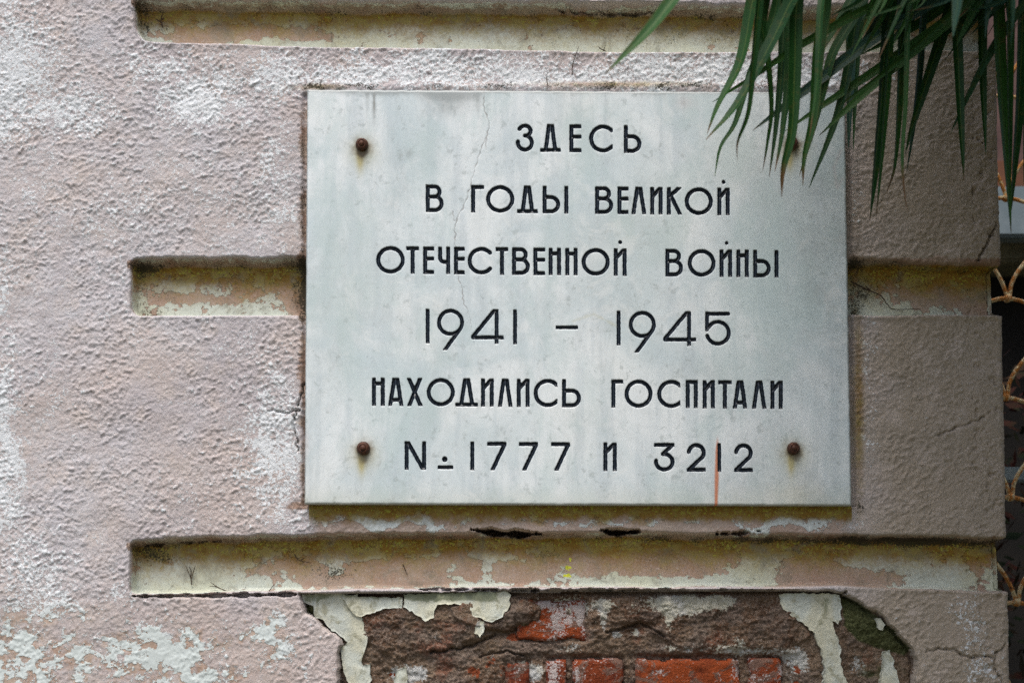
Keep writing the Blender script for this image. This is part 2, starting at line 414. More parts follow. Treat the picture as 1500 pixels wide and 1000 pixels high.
def groove(vt, vb, ul, ur, R_=20, D=30, seed=0, slant=11, rb=6):
    """depth of a horizontal channel; vt, vb are its lips"""
    wob = fbm(x, z * .3, 60, 4, 50 + seed) * 3.2 + fbm(x, z, 12, 2, 60 + seed) * 1.0
    wb = fbm(x, z * .3, 90, 3, 70 + seed) * 1.5
    dt = Vv - (vt + wob); db = (vb + wb) - Vv; dl = U - (ul + fbm(x * .3, z, 30, 3, 80 + seed) * 1.5); dr = ur - U
    d2 = np.where((dl < R_) & (db < R_), R_ - np.hypot(R_ - dl, R_ - db), np.minimum(dl, db))
    d3 = np.where((dl < 9) & (dt < 9), 9 - np.hypot(9 - dl, 9 - dt), dt)
    return D * np.minimum(np.minimum(ss(0, slant, d3), ss(0, rb, d2)), ss(0, 6, dr)), dt, db, dl
gt = lambda a, b: a + (b - a) * np.clip((U - 200) / 1250, 0, 1)
G = []
G.append(groove(gt(-6, 9), np.interp(U, [190, 230, 450, 900, 1450], [60, 63, 69, 77, 76]), 196, 9999, 24, 30, 1))
G.append(groove(375, 463, 190, 700, 16, 30, 2))
G.append(groove(np.interp(U, [1240, 1300, 1360, 1470], [376, 376, 382, 384]), 463 + 0 * U, 1000, 9999, 16, 30, 3, 14))
G.append(groove(np.interp(U, [190, 450, 900, 1480], [788, 780, 776, 784]), np.interp(U, [190, 450, 740, 1230, 1460], [872, 865, 861, 860, 868]), 189, 9999, 10, 30, 4))
for k, (a, b) in enumerate([(-435, -345), (1195, 1280), (1605, 1690), (2010, 2095)]): G.append(groove(a + 0 * U, b + 0 * U, 190, 9999, 16, 30, 5 + k))
depth = np.zeros(U.shape); gid = np.full(U.shape, -1); Uw = U + 26 * fbm(x, z, 60, 4, 600); Vw = Vv + 18 * fbm(x, z, 50, 4, 610)
for i, (d, *_r) in enumerate(G):
    gid[d > depth] = i; depth = np.maximum(depth, d)
inG = ss(1.5, 12, depth)
ingroove = depth > 3
# how high in the channel: 1 at the top of the floor
gtop = np.zeros(U.shape); gbot = np.zeros(U.shape)
for (d, dt, db, dl) in G:
    m = d > 1; gtop[m] = np.exp(-np.clip(dt[m] - 20, 0, None) / 34); gbot[m] = np.exp(-np.clip(db[m], 0, None) / 16)
depth = depth - inG * 3.0 * (1 - gtop)                      # the floor comes forward a little towards the sill

# rough-cast
ca, sa = math.cos(.38), math.sin(.38)
xr = x * ca + z * sa; zr = -x * sa + z * ca
wx = fbm(x, z, 30, 3, 90) * 5; wz = fbm(x, z, 30, 3, 94) * 5
b1 = pn((xr + wx) / 13, (zr + wz) / 7.5, 100); b2 = pn((xr + wz) / 7.5, (zr + wx) / 4.6, 101); b3 = pn(x / 4.2, z / 3.6, 102)
b1 = np.sqrt(np.abs(b1) + .02) * np.sign(b1); 
w1 = 1 - worley((xr + wx * .7) / 13, (zr + wz * .7) / 9, 103); w2 = 1 - worley((xr + wz * .5) / 6.5, (zr + wx * .5) / 5.2, 104)
b4 = pn(x / 3.1, z / 2.8, 107)
nA = pn((xr + wx) / 9.6, (zr + wz) / 6.0, 111); nB = pn((xr + wz) / 6.0, (zr - wx) / 4.6, 112); nC = pn((x + wz) / 19, (z - wx) / 13, 113)
rough = 1.5 * ss(-.15, .75, nA) * (1 + .5 * nC) + 1.1 * ss(-.1, .7, nB) + .50 * b3 + .25 * b4 + .5 * nC + .35 * b1 + (w2 - .5) * .5 - .9
rough = rough - 1.5 * np.clip(pn(xr / 9, zr / 6, 105) - .45, 0, 1)
calm = 1 - .90 * inG
patch = ss(-.05, .35, fbm(x, z, 95, 4, 110)) * .55 + ss(.1, .4, fbm(x, z, 34, 3, 114)) * .25
calm = calm * (1 - patch)
lower = ss(860, 920, Vv) * ss(470, 380, U)                   # smoother paint layers low on the left
calm = calm * (1 - .35 * lower)
strip = (U > 455) & (U < 1240) & (Vv > 735) & (Vv < 785)
calm = np.where(strip, calm * np.where(U < 720, .8, .5), calm)
ondul = fbm(x, z, 210, 3, 120) * 3.0 + fbm(x, z, 60, 3, 124) * 1.3
h = depth - (rough * .98 * calm * (1 - inG * .6)) * fineness - ondul * (1 - .6 * inG) * ss(0, 8, np.abs(hole))
# softened lips that swell a little
for (d, dt, db, dl) in G:
    ext = (dl > 0)
    h = h - np.where(ext, np.exp(-(db / 5.5) ** 2) * (db < 2) * 1.3, 0)
h = h - blob(U, Vv, 1252, 400, 6, 99999) * ((Vv > 140) & (Vv < 740)) * 1.6
h = h - np.exp(-((Vv - 128) / 7) ** 2) * ((U > 450) & (U < 1240)) * 3.2 * (1 + .6 * fbm(x, z, 14, 3, 130))   # mortar fillet on top of the plaque
h = h + 6 * ss(6, 1, np.abs(U - 447)) * ((Vv > 136) & (Vv < 742)) * (depth < 4) + 6 * ss(7, 1, np.abs(U - (1240 + (Vv - 136) * .0165))) * ((Vv > 136) & (Vv < 742)) * (depth < 4)
# long open joints under the plaque
def slit(h, pts, w, dd):
    m = (U > pts[0][0] - 40) & (U < pts[-1][0] + 40) & (np.abs(Vv - pts[0][1]) < 90)
    L = line_d(U[m], Vv[m], pts) + fbm(x[m], z[m] * .5, 20, 4, 140) * 3.4
    span = ss(pts[0][0] - 2, pts[0][0] + 35, U[m]) * ss(pts[-1][0] + 2, pts[-1][0] - 35, U[m])
    h[m] += dd * ss(w * (.3 + span), w * (.3 + span) * .4, L); return h
h = slit(h, [(690, 775), (712, 778), (745, 780), (794, 781)], 4.0, 75)
h = slit(h, [(870, 775), (905, 778), (944, 777)], 3.2, 70)
h = slit(h, [(1050, 780), (1090, 780), (1118, 777)], 1.8, 30)
h = slit(h, [(205, 797), (250, 793), (318, 790)], 1.8, 10)
h = slit(h, [(195, 873), (300, 872), (440, 870)], 2.2, 22)
h = slit(h, [(610, 863), (800, 864)], 1.8, 20)
h = slit(h, [(780, 865), (930, 864), (1080, 867), (1240, 867)], 2.4, 22)
h = slit(h, [(820, 6), (900, 8), (985, 7)], 3.5, 14)
CR = [[(1462, 325), (1450, 350), (1443, 362), (1434, 382)], [(1440, 612), (1400, 628), (1374, 637)], [(1360, 952), (1395, 950), (1415, 962), (1455, 962), (1475, 945)], [(1458, 962), (1462, 985), (1470, 1000)],
      [(395, 600), (420, 605), (440, 600)], [(446, 560), (430, 620), (436, 660)]]
crk = np.full(U.shape, 99.0)
for c_ in CR:
    m = (U > min(p[0] for p in c_) - 15) & (U < max(p[0] for p in c_) + 15) & (Vv > min(p[1] for p in c_) - 15) & (Vv < max(p[1] for p in c_) + 15)
    crk[m] = np.minimum(crk[m], line_d(U[m] + 3 * pn(x[m] / 9, z[m] / 9, 150), Vv[m] + 3 * pn(x[m] / 9, z[m] / 9, 151), c_))
h += 4 * ss(2.4, .6, crk) * (1 + .5 * pn(x / 15, z / 15, 152))
h[...] += 5 * ss(3.2, .8, np.where((U > 1425) & (Vv < 400) & (Vv > 300), crk, 99))
# chipped arrises on the right-hand block
h += (U > 1425) * np.clip(fbm(x, z, 16, 3, 160) - .25, 0, 1) * 8 * fineness

# the hole where the render has come off
inH = ss(1.5, -2.5, hole)
mort = 21 - 5 * fbm(x, z, 75, 3, 170) - 3.2 * fbm(x, z * 1.7, 26, 4, 174, .6) - 1.3 * pn(x / 4.2, z / 3.6, 175) - 1.0 * pn(x / 8, z / 4.5, 176)
jj = fbm(x, z, 14, 3, 186) * 4
def lump(pts, hh, e=4): return hh * ss(e, -e * .3, np.where(near, poly_sd(U + jj, Vv + jj, pts), 99.0))
mort = mort - lump([(700, 876), (760, 874), (792, 888), (790, 905), (772, 918), (735, 923), (705, 917), (672, 907), (660, 890)], 9)
mort = mort - lump([(520, 880), (690, 880), (700, 915), (700, 935), (640, 950), (575, 962), (530, 935)], 5, 6) - lump([(862, 872), (1140, 872), (1190, 930), (1150, 950), (1000, 948), (965, 930), (940, 914), (900, 925), (862, 940)], 5, 5)
mort = mort + 4.5 * np.clip(fbm(x, z * 2.2, 40, 3, 187) , 0, 1) - 2.2 * worley(x / 9, z / 7, 188) * 1.2
mort = mort + 9 * ss(2.6, .6, line_d(U + jj, Vv + jj * .6, [(632, 957), (665, 951), (690, 947), (725, 930)])) + 8 * ss(2.4, .6, line_d(U + jj, Vv + jj * .6, [(890, 926), (915, 921), (940, 912), (958, 922), (975, 932)])) + 7 * ss(2, .5, line_d(U + jj, Vv + jj, [(700, 962), (745, 955), (770, 962)])) - 10 * blob(U, Vv, 765, 898, 26, 14) - 4 * blob(U, Vv, 600, 910, 60, 35) - 6 * blob(U, Vv, 905, 895, 45, 26) - 4 * blob(U, Vv, 1020, 890, 60, 18)
mort = mort + 6 * blob(U, Vv, 790, 930, 60, 8) + 7 * blob(U, Vv, 940, 916, 28, 5) + 6 * ss(955, 962, Vv) * ss(740, 780, U) * ss(1190, 1150, U)
mort = mort - 9 * blob(U, Vv, 1285, 915, 45, 28)
mort = mort + 9 * np.exp(-(hole / 5.0) ** 2)
BR = [(752, 862, 876, 941), (868, 884, 874, 897), (737, 778, 966, 1034), (797, 832, 963, 1032), (837, 916, 961, 1033), (930, 1088, 962, 1036), (1093, 1150, 961, 1034), (560, 722, 968, 1036), (1158, 1200, 966, 1030)]
for a, b, c_, d_ in BR[:7]: 
    mm = ss(a - 3, a + 4, U) * ss(b + 3, b - 4, U) * ss(c_ - 3, c_ + 4, Vv) * ss(d_ + 3, d_ - 4, Vv)
    mort = mort + mm * (4 + 7 * fbm(x, z, 26, 4, 180))
h = h * (1 - inH) + np.clip(mort, 6, 44) * inH
hm = inH > .5

# stains and paint layers, with some shade painted into the same masks
lime = np.zeros(U.shape)
for (a, b, ra, rb, s) in [(20, 120, 55, 90, .75), (120, 160, 60, 30, .55), (240, 95, 60, 30, .45), (290, 150, 60, 45, .75), (330, 120, 60, 40, .5), (410, 110, 50, 35, .75), (650, 100, 230, 28, .72), (1000, 105, 270, 28, .75), (15, 20, 50, 60, .3),
                          (60, 300, 60, 120, .3), (170, 330, 90, 80, .34), (230, 310, 80, 60, .28), (10, 640, 26, 180, .8), (0, 480, 30, 140, .5), (60, 560, 80, 70, .22), (300, 300, 150, 120, .26), (412, 280, 30, 120, .48), (405, 650, 45, 110, .78), (370, 700, 40, 50, .45), (350, 520, 120, 50, .26),
                          (40, 840, 60, 70, .62), (20, 960, 80, 70, .66), (120, 965, 90, 45, .58), (225, 955, 90, 40, .78), (290, 985, 40, 20, .6), (330, 930, 40, 25, .4), (60, 890, 90, 40, .6), (175, 890, 16, 50, .55), (330, 985, 50, 25, .4), (408, 940, 26, 42, .72), (375, 930, 14, 20, .5), (450, 980, 5, 26, .8), (452, 955, 4, 16, .6),
                          (560, 765, 110, 9, 1.0), (1150, 766, 110, 9, .85), (850, 764, 200, 7, .6), (1420, 920, 26, 50, .68), (1435, 980, 26, 30, .6), (1270, 560, 12, 160, .42), (1255, 330, 8, 120, .35), (1440, 130, 60, 40, .12), (1380, 250, 60, 60, .12), (1350, 560, 80, 60, .10),
                          (440, 748, 26, 20, .4), (330, 740, 100, 40, .25)]:
    lime = np.maximum(lime, s * blob(Uw, Vw, a, b, ra * 1.1, rb * 1.1))
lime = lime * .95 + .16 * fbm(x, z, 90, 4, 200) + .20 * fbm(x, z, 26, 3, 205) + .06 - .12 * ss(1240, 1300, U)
# in the channels the pale coat covers most of the floor, pink left in patches
gl = np.where(Vv < 300, .86, .66)
gl += .30 * fbm(x, z * 1.6, 110, 4, 210) + .26 * fbm(x, z * 1.4, 22, 3, 214) + .24 * fbm(x, z, 9, 2, 216) + .25 * gbot
for (a, b, ra, rb, s) in [(350, 38, 90, 13, 1.0), (300, 45, 60, 12, .6), (440, 42, 40, 9, .8), (570, 43, 14, 10, .5), (610, 45, 6, 12, .5), (665, 45, 5, 14, .4), (255, 35, 30, 25, .35),
                          (275, 430, 70, 9, .75), (400, 415, 50, 10, .3), (430, 440, 20, 30, .7),
                          (375, 833, 26, 7, .7), (440, 830, 30, 25, .5), (600, 832, 160, 24, .95), (520, 850, 90, 12, .9), (760, 835, 30, 24, .5), (870, 820, 80, 24, .85), (960, 825, 60, 20, .75), (1040, 820, 55, 20, .7), (1190, 835, 55, 24, .95), (1250, 855, 60, 10, .8), (1295, 845, 40, 10, .8), (1320, 790, 60, 10, .5), (1445, 830, 16, 40, .9),
                          (1330, 430, 60, 14, .5), (1400, 440, 45, 20, .55), (1445, 430, 12, 40, .9)]:
    gl -= s * blob(U + (Uw - U) * .6, Vv + (Vw - Vv) * .5, a, b, ra, rb)
for (a, b, ra, rb, s) in [(300, 835, 80, 26, .5), (500, 832, 26, 22, .6), (715, 825, 14, 18, .7), (640, 812, 100, 6, .4), (890, 847, 60, 8, .6), (1110, 825, 24, 28, .9), (520, 815, 60, 8, .5), (765, 818, 40, 8, .3), (570, 838, 10, 10, .5), (660, 835, 8, 10, .6), (960, 818, 30, 5, .5), (1010, 848, 50, 6, .4), (1300, 818, 60, 12, .7), (1380, 845, 60, 14, .6), (1270, 815, 40, 12, .5), (430, 845, 30, 16, .35), (1290, 440, 40, 24, .2)]:
    gl += s * blob(U + (Uw - U) * .5, Vv + (Vw - Vv) * .4, a, b, ra, rb)
lime = lime + (.10 * np.clip(rough, -1.5, 1.5) * calm * fineness)
lime = lime + lower * (.22 * fbm(x, z, 38, 4, 207) + .18 * fbm(x, z, 14, 3, 208))
lime = lime + .10 * ss(330, 100, Uw) * ss(260, 60, Vw) + .12 * blob(Uw, Vw, 290, 130, 90, 70) + .10 * blob(Uw, Vw, 60, 150, 90, 70)
lime = np.maximum(lime, .68 * np.exp(-((Vv - 112) / 24) ** 2) * ((U > 420) & (U < 1235)) * (1 + .35 * fbm(x, z, 60, 3, 206)))
lime = lime * (1 - inG) + gl * inG
sm = np.clip(inG + .0 * lower + .8 * lower * ss(.3, .6, lime) + .3 * lower, 0, 1)
cmask = np.zeros(U.shape)
for (d, dt, db, dl) in G: cmask = np.maximum(cmask, ss(6, 14, dt) * (dl > -2) * (db > 0))
sm = np.maximum(sm, .75 * strip * ss(738, 746, Vv) * ss(452, 475, U) * ss(1244, 1225, U))
moss = inG * cmask * gtop * (.95 + .25 * fbm(x, z, 50, 3, 220)) * np.where(Vv < 300, .85, 1)
moss = np.maximum(moss, ss(777, 745, Vv + 8 * fbm(x, z, 30, 3, 226)) * (Vv > 735) * ((U > 452) & (U < 1248)) * 1.0)
moss = np.maximum(moss, .6 * blob(U, Vv, 1258, 590, 11, 190))
moss = np.maximum(moss, .5 * blob(U, Vv, 470, 128, 60, 7)); moss = np.maximum(moss, .55 * blob(U, Vv, 900, 124, 160, 7))
grime_shade = np.full(U.shape, .02) + .13 * inG + .05 * fbm(x, z, 80, 3, 230)
grime_shade += .42 * np.exp(-((Vv - 127) / 9) ** 2) * (1 + .6 * fbm(x, z, 60, 3, 232)) * ((U > 445) & (U < 1250))
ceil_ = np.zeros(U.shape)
for (d, dt, db, dl) in G: ceil_ = np.maximum(ceil_, np.exp(-((dt - 10) / 8) ** 2) * (dl > -4))  # groove undersides, whose shade is deepened in the colour
grime_shade += .30 * ceil_ * (1 + .6 * fbm(x, z, 40, 3, 236))
for (a, b, ra, rb, s) in [(205, 25, 16, 26, .45), (215, 58, 20, 8, .35), (237, 30, 6, 14, .3), (212, 390, 20, 14, .4), (215, 455, 22, 10, .42), (200, 418, 8, 22, .35), (210, 812, 30, 14, .45), (250, 818, 26, 10, .28), (485, 838, 40, 22, .25), (442, 300, 6, 260, .30), (443, 680, 6, 80, .2), (1250, 300, 8, 160, .25),
                          (330, 440, 130, 30, .16), (430, 425, 30, 40, .25), (1300, 430, 80, 40, .2), (1262, 560, 12, 180, .30), (1258, 250, 12, 120, .25), (480, 835, 50, 20, .15), (1180, 790, 260, 12, .2), (860, 862, 340, 5, .2), (700, 55, 300, 25, .12), (1000, 50, 200, 26, .20), (1100, 845, 30, 30, .15), (1350, 835, 90, 25, .14), (1360, 792, 100, 10, .3), (1256, 455, 10, 14, .15), (1275, 425, 14, 8, .2), (600, 745, 170, 6, .25), (1100, 745, 200, 7, .25), (1260, 740, 16, 26, .3), (800, 110, 400, 16, .12)]:
    grime_shade += s * blob(U, Vv, a, b, ra, rb)
grime_shade += .5 * ss(2.2, .8, crk) + .35 * np.exp(-((hole - 1) / 2.2) ** 2) * (hole > -3)
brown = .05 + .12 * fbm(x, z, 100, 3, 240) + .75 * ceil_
side_st = np.clip(1 - (447 - U) / (24 + 14 * fbm(x, z, 40, 3, 246)), 0, 1) * (U < 452) * (Vv > 138) * (Vv < 745)
pit = np.clip(-rough - .35, 0, 1.2) * calm * fineness
grime_shade = grime_shade + .22 * side_st + .17 * pit  # dirt in the pits also paints in their shade for contrast
brown = brown + .62 * side_st * (1 + .5 * fbm(x * .3, z, 60, 3, 244))
for (a, b, ra, rb, s) in [(440, 430, 26, 30, .5), (1256, 420, 14, 200, .3), (430, 745, 30, 14, .4), (1350, 300, 90, 100, .12), (240, 822, 26, 9, .6), (485, 813, 14, 18, .35), (500, 800, 200, 8, .3), (230, 395, 40, 12, .35), (320, 410, 60, 9, .35), (1330, 395, 100, 10, .3), (1420, 690, 40, 30, .18)]:
    brown = brown + s * blob(U, Vv, a, b, ra, rb)
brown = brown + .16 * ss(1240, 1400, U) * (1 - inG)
lich = (.75 * blob(U, Vv, 837, 818, 3, 6) + .8 * blob(U, Vv, 833, 831, 5, 4) + .85 * blob(U, Vv, 832, 843, 7, 4)) * (1 + .9 * pn(x / 4, z / 4, 245))
# mortar marks
ml = .12 + .18 * fbm(x, z, 70, 3, 250)
for (a, b, ra, rb, s) in [(825, 885, 40, 12, .75), (845, 905, 12, 24, .6), (885, 885, 16, 8, .5), (885, 905, 7, 22, .55), (1000, 885, 58, 16, .95), (1060, 880, 20, 10, .5), (983, 912, 9, 26, .5), (1000, 950, 80, 7, .35), (1110, 955, 60, 10, .5), (1085, 938, 12, 10, .35), (585, 990, 20, 16, .9), (612, 985, 14, 14, .6), (780, 985, 20, 16, .8), (760, 988, 12, 18, .5), (905, 930, 10, 8, .7), (935, 928, 8, 8, .5), (640, 935, 14, 10, .35),
                          (1170, 975, 24, 26, .55), (1260, 975, 18, 20, .3), (840, 950, 50, 8, .4), (703, 920, 6, 12, 1.0), (1304, 975, 12, 24, .35)]:
    ml = ml + s * blob(U, Vv, a, b, ra, rb)
mr = .05 + .15 * fbm(x, z, 50, 3, 255)
for (a, b, ra, rb, s) in [(900, 888, 12, 6, .35), (720, 975, 30, 16, .4), (560, 960, 20, 14, .3), (690, 985, 24, 12, .4), (868, 930, 14, 6, .35), (755, 934, 13, 7, .9), (770, 880, 26, 6, .6), (650, 960, 50, 20, .15), (1165, 960, 14, 16, .5), (740, 985, 20, 18, .3)]: mr = mr + s * blob(U, Vv, a, b, ra, rb)
mg = .0 + .95 * ss(6, -6, poly_sd(U, Vv, [(1236, 868), (1262, 880), (1310, 918), (1343, 950), (1330, 958), (1300, 952), (1262, 940), (1240, 915)]) if True else 0)
mg = mg + .8 * blob(U, Vv, 450, 893, 14, 14) + .5 * blob(U, Vv, 480, 920, 20, 12) + .45 * blob(U, Vv, 1290, 985, 60, 26) + .4 * blob(U, Vv, 770, 915, 60, 6)
lime = np.where(hm, ml, lime); brown = np.where(hm, mr, brown)

POS = np.stack([(Xg - nx[None] * h * np.where(nx[None] > .5, .5, 1)) / 1000, (Yg - ny[None] * h) / 1000, ZC + Zg / 1000], -1).reshape(-1, 3)
# near the corner the channel is shallower from the side
quads = grid_quads(NR, NC)
NRM = grid_normals(POS, NR, NC)
hz = np.clip(.30 * ss(300, 60, Uw) + .35 * fbm(x, z, 150, 4, 630) + .10 + .3 * blob(Uw, Vw, 220, 330, 110, 120) + .25 * blob(Uw, Vw, 350, 250, 120, 140), 0, .42) * ss(1300, 1180, U) * (1 - inG) * (1 - strip)
att = dict(haze=hz, chan=inG, tan=.85 * ss(1180, 1330, U + 40 * fbm(x, z, 90, 3, 620)), lime=lime, moss=moss, grime_shade=grime_shade, brown=brown, smooth=sm, lichen=lich, green=mg)  # tan holds the right-side darkening as painted colour
att = {k: np.broadcast_to(a, U.shape).ravel() for k, a in att.items()}
wall = empty('plastered_wall', (0, 0, 0))
props(wall, 'old pink roughcast wall with deep horizontal grooves and a broken patch of exposed brick', 'wall')
fu = U.ravel()[quads].mean(1); fv = Vv.ravel()[quads].mean(1)
fh = hm.ravel()[quads].mean(1) > .5; fg = (depth.ravel()[quads].mean(1) > 1.5) & ~fh; fgi = gid.ravel()[quads].max(1)
behind = (fu > 478) & (fu < 1215) & (fv > 160) & (fv < 705)
sub = lambda nm, sel, mat: link(nm, sub_mesh(nm, POS, quads, sel & ~behind, att, NRM), mat, wall)
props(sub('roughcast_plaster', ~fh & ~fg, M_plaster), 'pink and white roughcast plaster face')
props(sub('mortar', fh, M_mortar), 'crumbling brown mortar exposed under the fallen plaster')
for i in range(len(G)): 
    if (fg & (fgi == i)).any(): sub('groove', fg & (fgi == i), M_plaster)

# bricks in the broken patch
def brick(u0, u1, v0, v1, d, seed):
    p0 = P([u0], [v1], d / 1000)[0]; p1 = P([u1], [v0], d / 1000)[0]
    n, m = max(6, int((u1 - u0) / 2.6)), max(6, int((v1 - v0) / 2.6))
    xs = np.linspace(0, 1, n); zs = np.linspace(0, 1, m)
    A, B = np.meshgrid(xs, zs[::-1])
    Wd, Hd = (p1[0] - p0[0]) * 1000, (p1[2] - p0[2]) * 1000
    a, b = A * Wd, B * Hd
    e = np.minimum(np.minimum(a, Wd - a), np.minimum(b, Hd - b))
    rr = 9.0
    ca_ = np.minimum(a, Wd - a); cb = np.minimum(b, Hd - b)
    e = np.where((ca_ < rr) & (cb < rr), rr - np.hypot(rr - ca_, rr - cb), e) - 3 - 7 * fbm(a + seed * 50, b, 34, 4, 330 + seed)
    dep = 8 * (1 - ss(-4, 6, e)) + 26 * (e < -.5) - 1.8 * fbm(a + seed * 91, b, 40, 3, 300 + seed) - 1.3 * fbm(a, b + seed * 37, 11, 3, 310 + seed) + 5 * np.clip(fbm(a, b * 1.5, 34, 3, 320 + seed) - .3, 0, 1)
    edge = (A == 0) | (A == 1) | (B == 0) | (B == 1); dep = np.where(edge, 45, dep)
    co = np.stack([p0[0] + a / 1000, (d + dep) / 1000, p0[2] + b / 1000], -1).reshape(-1, 3)
    su, sv_ = UV(co[:, 0], co[:, 2]); bl = .1 + .25 * fbm(co[:, 0] * 1000, co[:, 2] * 1000, 30, 3, 340)
    for (q1, q2, q3, q4, q5) in [(800, 885, 22, 7, .8), (838, 895, 22, 20, .9), (818, 915, 12, 22, .9), (858, 900, 12, 40, .8), (812, 978, 12, 30, 1.0), (845, 985, 6, 30, .7), (858, 990, 14, 10, .5), (900, 990, 10, 10, .5), (965, 985, 14, 8, .5), (1083, 975, 8, 20, .7), (1110, 1000, 20, 20, .6), (1148, 975, 6, 20, .7), (760, 985, 10, 14, .7), (1000, 964, 90, 2, .5), (880, 963, 40, 2, .5)]: bl = bl + .62 * q5 * blob(su, sv_, q1, q2, q3, q4)
    me = fast_mesh('brick', co, grid_quads(m, n), dict(lime=bl)); me.materials.append(M_brick)
    o = bpy.data.objects.new('brick', me); COL.objects.link(o); o.parent = wall
BD = [19, 20, 22, 20, 17, 16, 18, 27, 23]
for i, b_ in enumerate(BR): brick(*b_, BD[i], i)

# pale sheets of old limewash standing off the mortar
def flake(outline, d, thick, curl, seed, green=None):
    pts = []
    n = len(outline)
    for i in range(n):
        a = Vector(outline[i]); b = Vector(outline[(i + 1) % n]); L = (b - a).length; k = max(1, int(L / 4))
        for j in range(k):
            p = a.lerp(b, j / k); q = pn(np.array([p.x / 9 + seed * 5]), np.array([p.y / 9]), 400)[0] * 3.2; q2 = pn(np.array([p.x / 7]), np.array([p.y / 7 + seed * 5]), 401)[0] * 2.6
            pts.append(Vector((p.x + q, p.y + q2)))
    nb = len(pts)
    us = np.array([[p.x, p.y] for p in pts]); lo, hi = us.min(0), us.max(0)
    gx, gy = np.meshgrid(np.arange(lo[0], hi[0], 4.0), np.arange(lo[1], hi[1], 4.0)); gx = gx.ravel() + rng.uniform(-1, 1, gx.size); gy = gy.ravel() + rng.uniform(-1, 1, gy.size)
    sd = poly_sd(gx, gy, [(p.x, p.y) for p in pts]); keep = sd < -2.0
    allp = pts + [Vector((a, b)) for a, b in zip(gx[keep], gy[keep])]
    vs, es, fs, ov, oe, of = delaunay_2d_cdt(allp, [(i, (i + 1) % nb) for i in range(nb)], [], 1, 1e-4)
    ua = np.array([v[0] for v in vs]); va = np.array([v[1] for v in vs])
    sd = -poly_sd(ua, va, [(p.x, p.y) for p in pts])
    dep = d - 1.5 * fbm(ua, va, 38, 3, 410 + seed) - .8 * fbm(ua, va, 12, 3, 420 + seed) - curl * np.exp(-np.clip(sd, 0, None) / 9) + 1.2 * np.exp(-np.clip(sd, 0, None) / 1.2)
    co = P(ua, va, 0.0)
    f = co.copy(); f[:, 1] = dep / 1000
    bk = f.copy(); bk[:, 1] += thick / 1000
    nV = len(f); faces = [tuple(t) for t in fs]
    # orient front faces to the street
    ff = []
    for t in faces:
        a, b, c = [Vector(f[i]) for i in t[:3]]
        nrm = (b - a).cross(c - a); ff.append(tuple(t) if nrm.y < 0 else tuple(t)[::-1])
    cnt = {}
    for t in ff:
        for i in range(len(t)): cnt[(t[i], t[(i + 1) % len(t)])] = 1
    sidef = [(a, a + nV, b + nV, b)[::-1] for (a, b) in cnt if (b, a) not in cnt]
    me = bpy.data.meshes.new('lime_flake'); me.from_pydata([tuple(v) for v in np.vstack([f, bk])], [], ff + [tuple(i + nV for i in t)[::-1] for t in ff] + sidef); me.update()
    for p in me.polygons[:len(ff)]: p.use_smooth = True
    at = me.attributes.new('green', 'FLOAT', 'POINT')
    gr = np.zeros(nV)
    if green:
        for (a, b, ra, rb, s) in green: gr += s * blob(ua, va, a, b, ra, rb)
    at.data.foreach_set('value', np.concatenate([gr, gr]).astype(np.float32))
    me.materials.append(M_flake); o = bpy.data.objects.new('lime_flake', me); COL.objects.link(o); o.parent = wall
    return o
flake([(440, 871), (478, 867), (522, 870), (530, 890), (527, 903), (531, 915), (537, 930), (535, 945), (530, 960), (528, 974), (542, 973), (541, 1000), (546, 1030), (515, 1030), (510, 1000), (503, 985), (498, 965), (500, 948), (508, 940), (496, 931), (482, 921), (470, 906), (459, 905), (458, 886), (445, 884)], 13, 9, .5, 1, [(470, 872, 40, 8, .7), (450, 880, 12, 8, .5), (520, 985, 8, 10, .4)])
flake([(500, 872), (545, 874), (588, 875), (587, 890), (560, 891), (541, 899), (526, 903), (513, 894), (508, 884)], 9, 7, 2.0, 2, [(545, 872, 50, 5, .8), (540, 888, 3, 10, .4)])
flake([(590, 870), (660, 868), (740, 866), (749, 870), (745, 890), (735, 903), (720, 912), (705, 906), (690, 900), (686, 890), (665, 884), (640, 885), (635, 893), (636, 904), (622, 910), (605, 896), (590, 888)], 8, 7, 2.6, 3, [(620, 873, 50, 9, 1.0), (690, 872, 40, 8, .9), (712, 876, 14, 10, .6)])
flake([(1144, 870), (1170, 868), (1232, 870), (1236, 890), (1235, 906), (1230, 913), (1222, 909), (1225, 925), (1235, 945), (1234, 960), (1238, 985), (1246, 1004), (1240, 1030), (1207, 1030), (1208, 1000), (1211, 975), (1206, 955), (1197, 932), (1186, 917), (1172, 908), (1158, 901), (1147, 887)], 12, 9, 1.0, 4, [(1215, 880, 8, 18, .6), (1172, 872, 30, 5, .5), (1205, 915, 6, 14, .4)])
flake([(1297, 955), (1309, 952), (1314, 975), (1323, 1003), (1322, 1030), (1290, 1030), (1291, 1000), (1296, 980)], 14, 7, .5, 5, [(1300, 990, 20, 8, .3)])
flake([(1284, 905), (1292, 905), (1298, 915), (1296, 923), (1288, 920)], 8, 4, .5, 6)
flake([(574, 1004), (580, 985), (590, 975), (597, 984), (596, 1004), (596, 1030), (575, 1030)], 14, 7, .5, 7)
flake([(697, 915), (702, 908), (710, 910), (709, 925), (702, 932), (694, 928)], 8, 7, .4, 8)

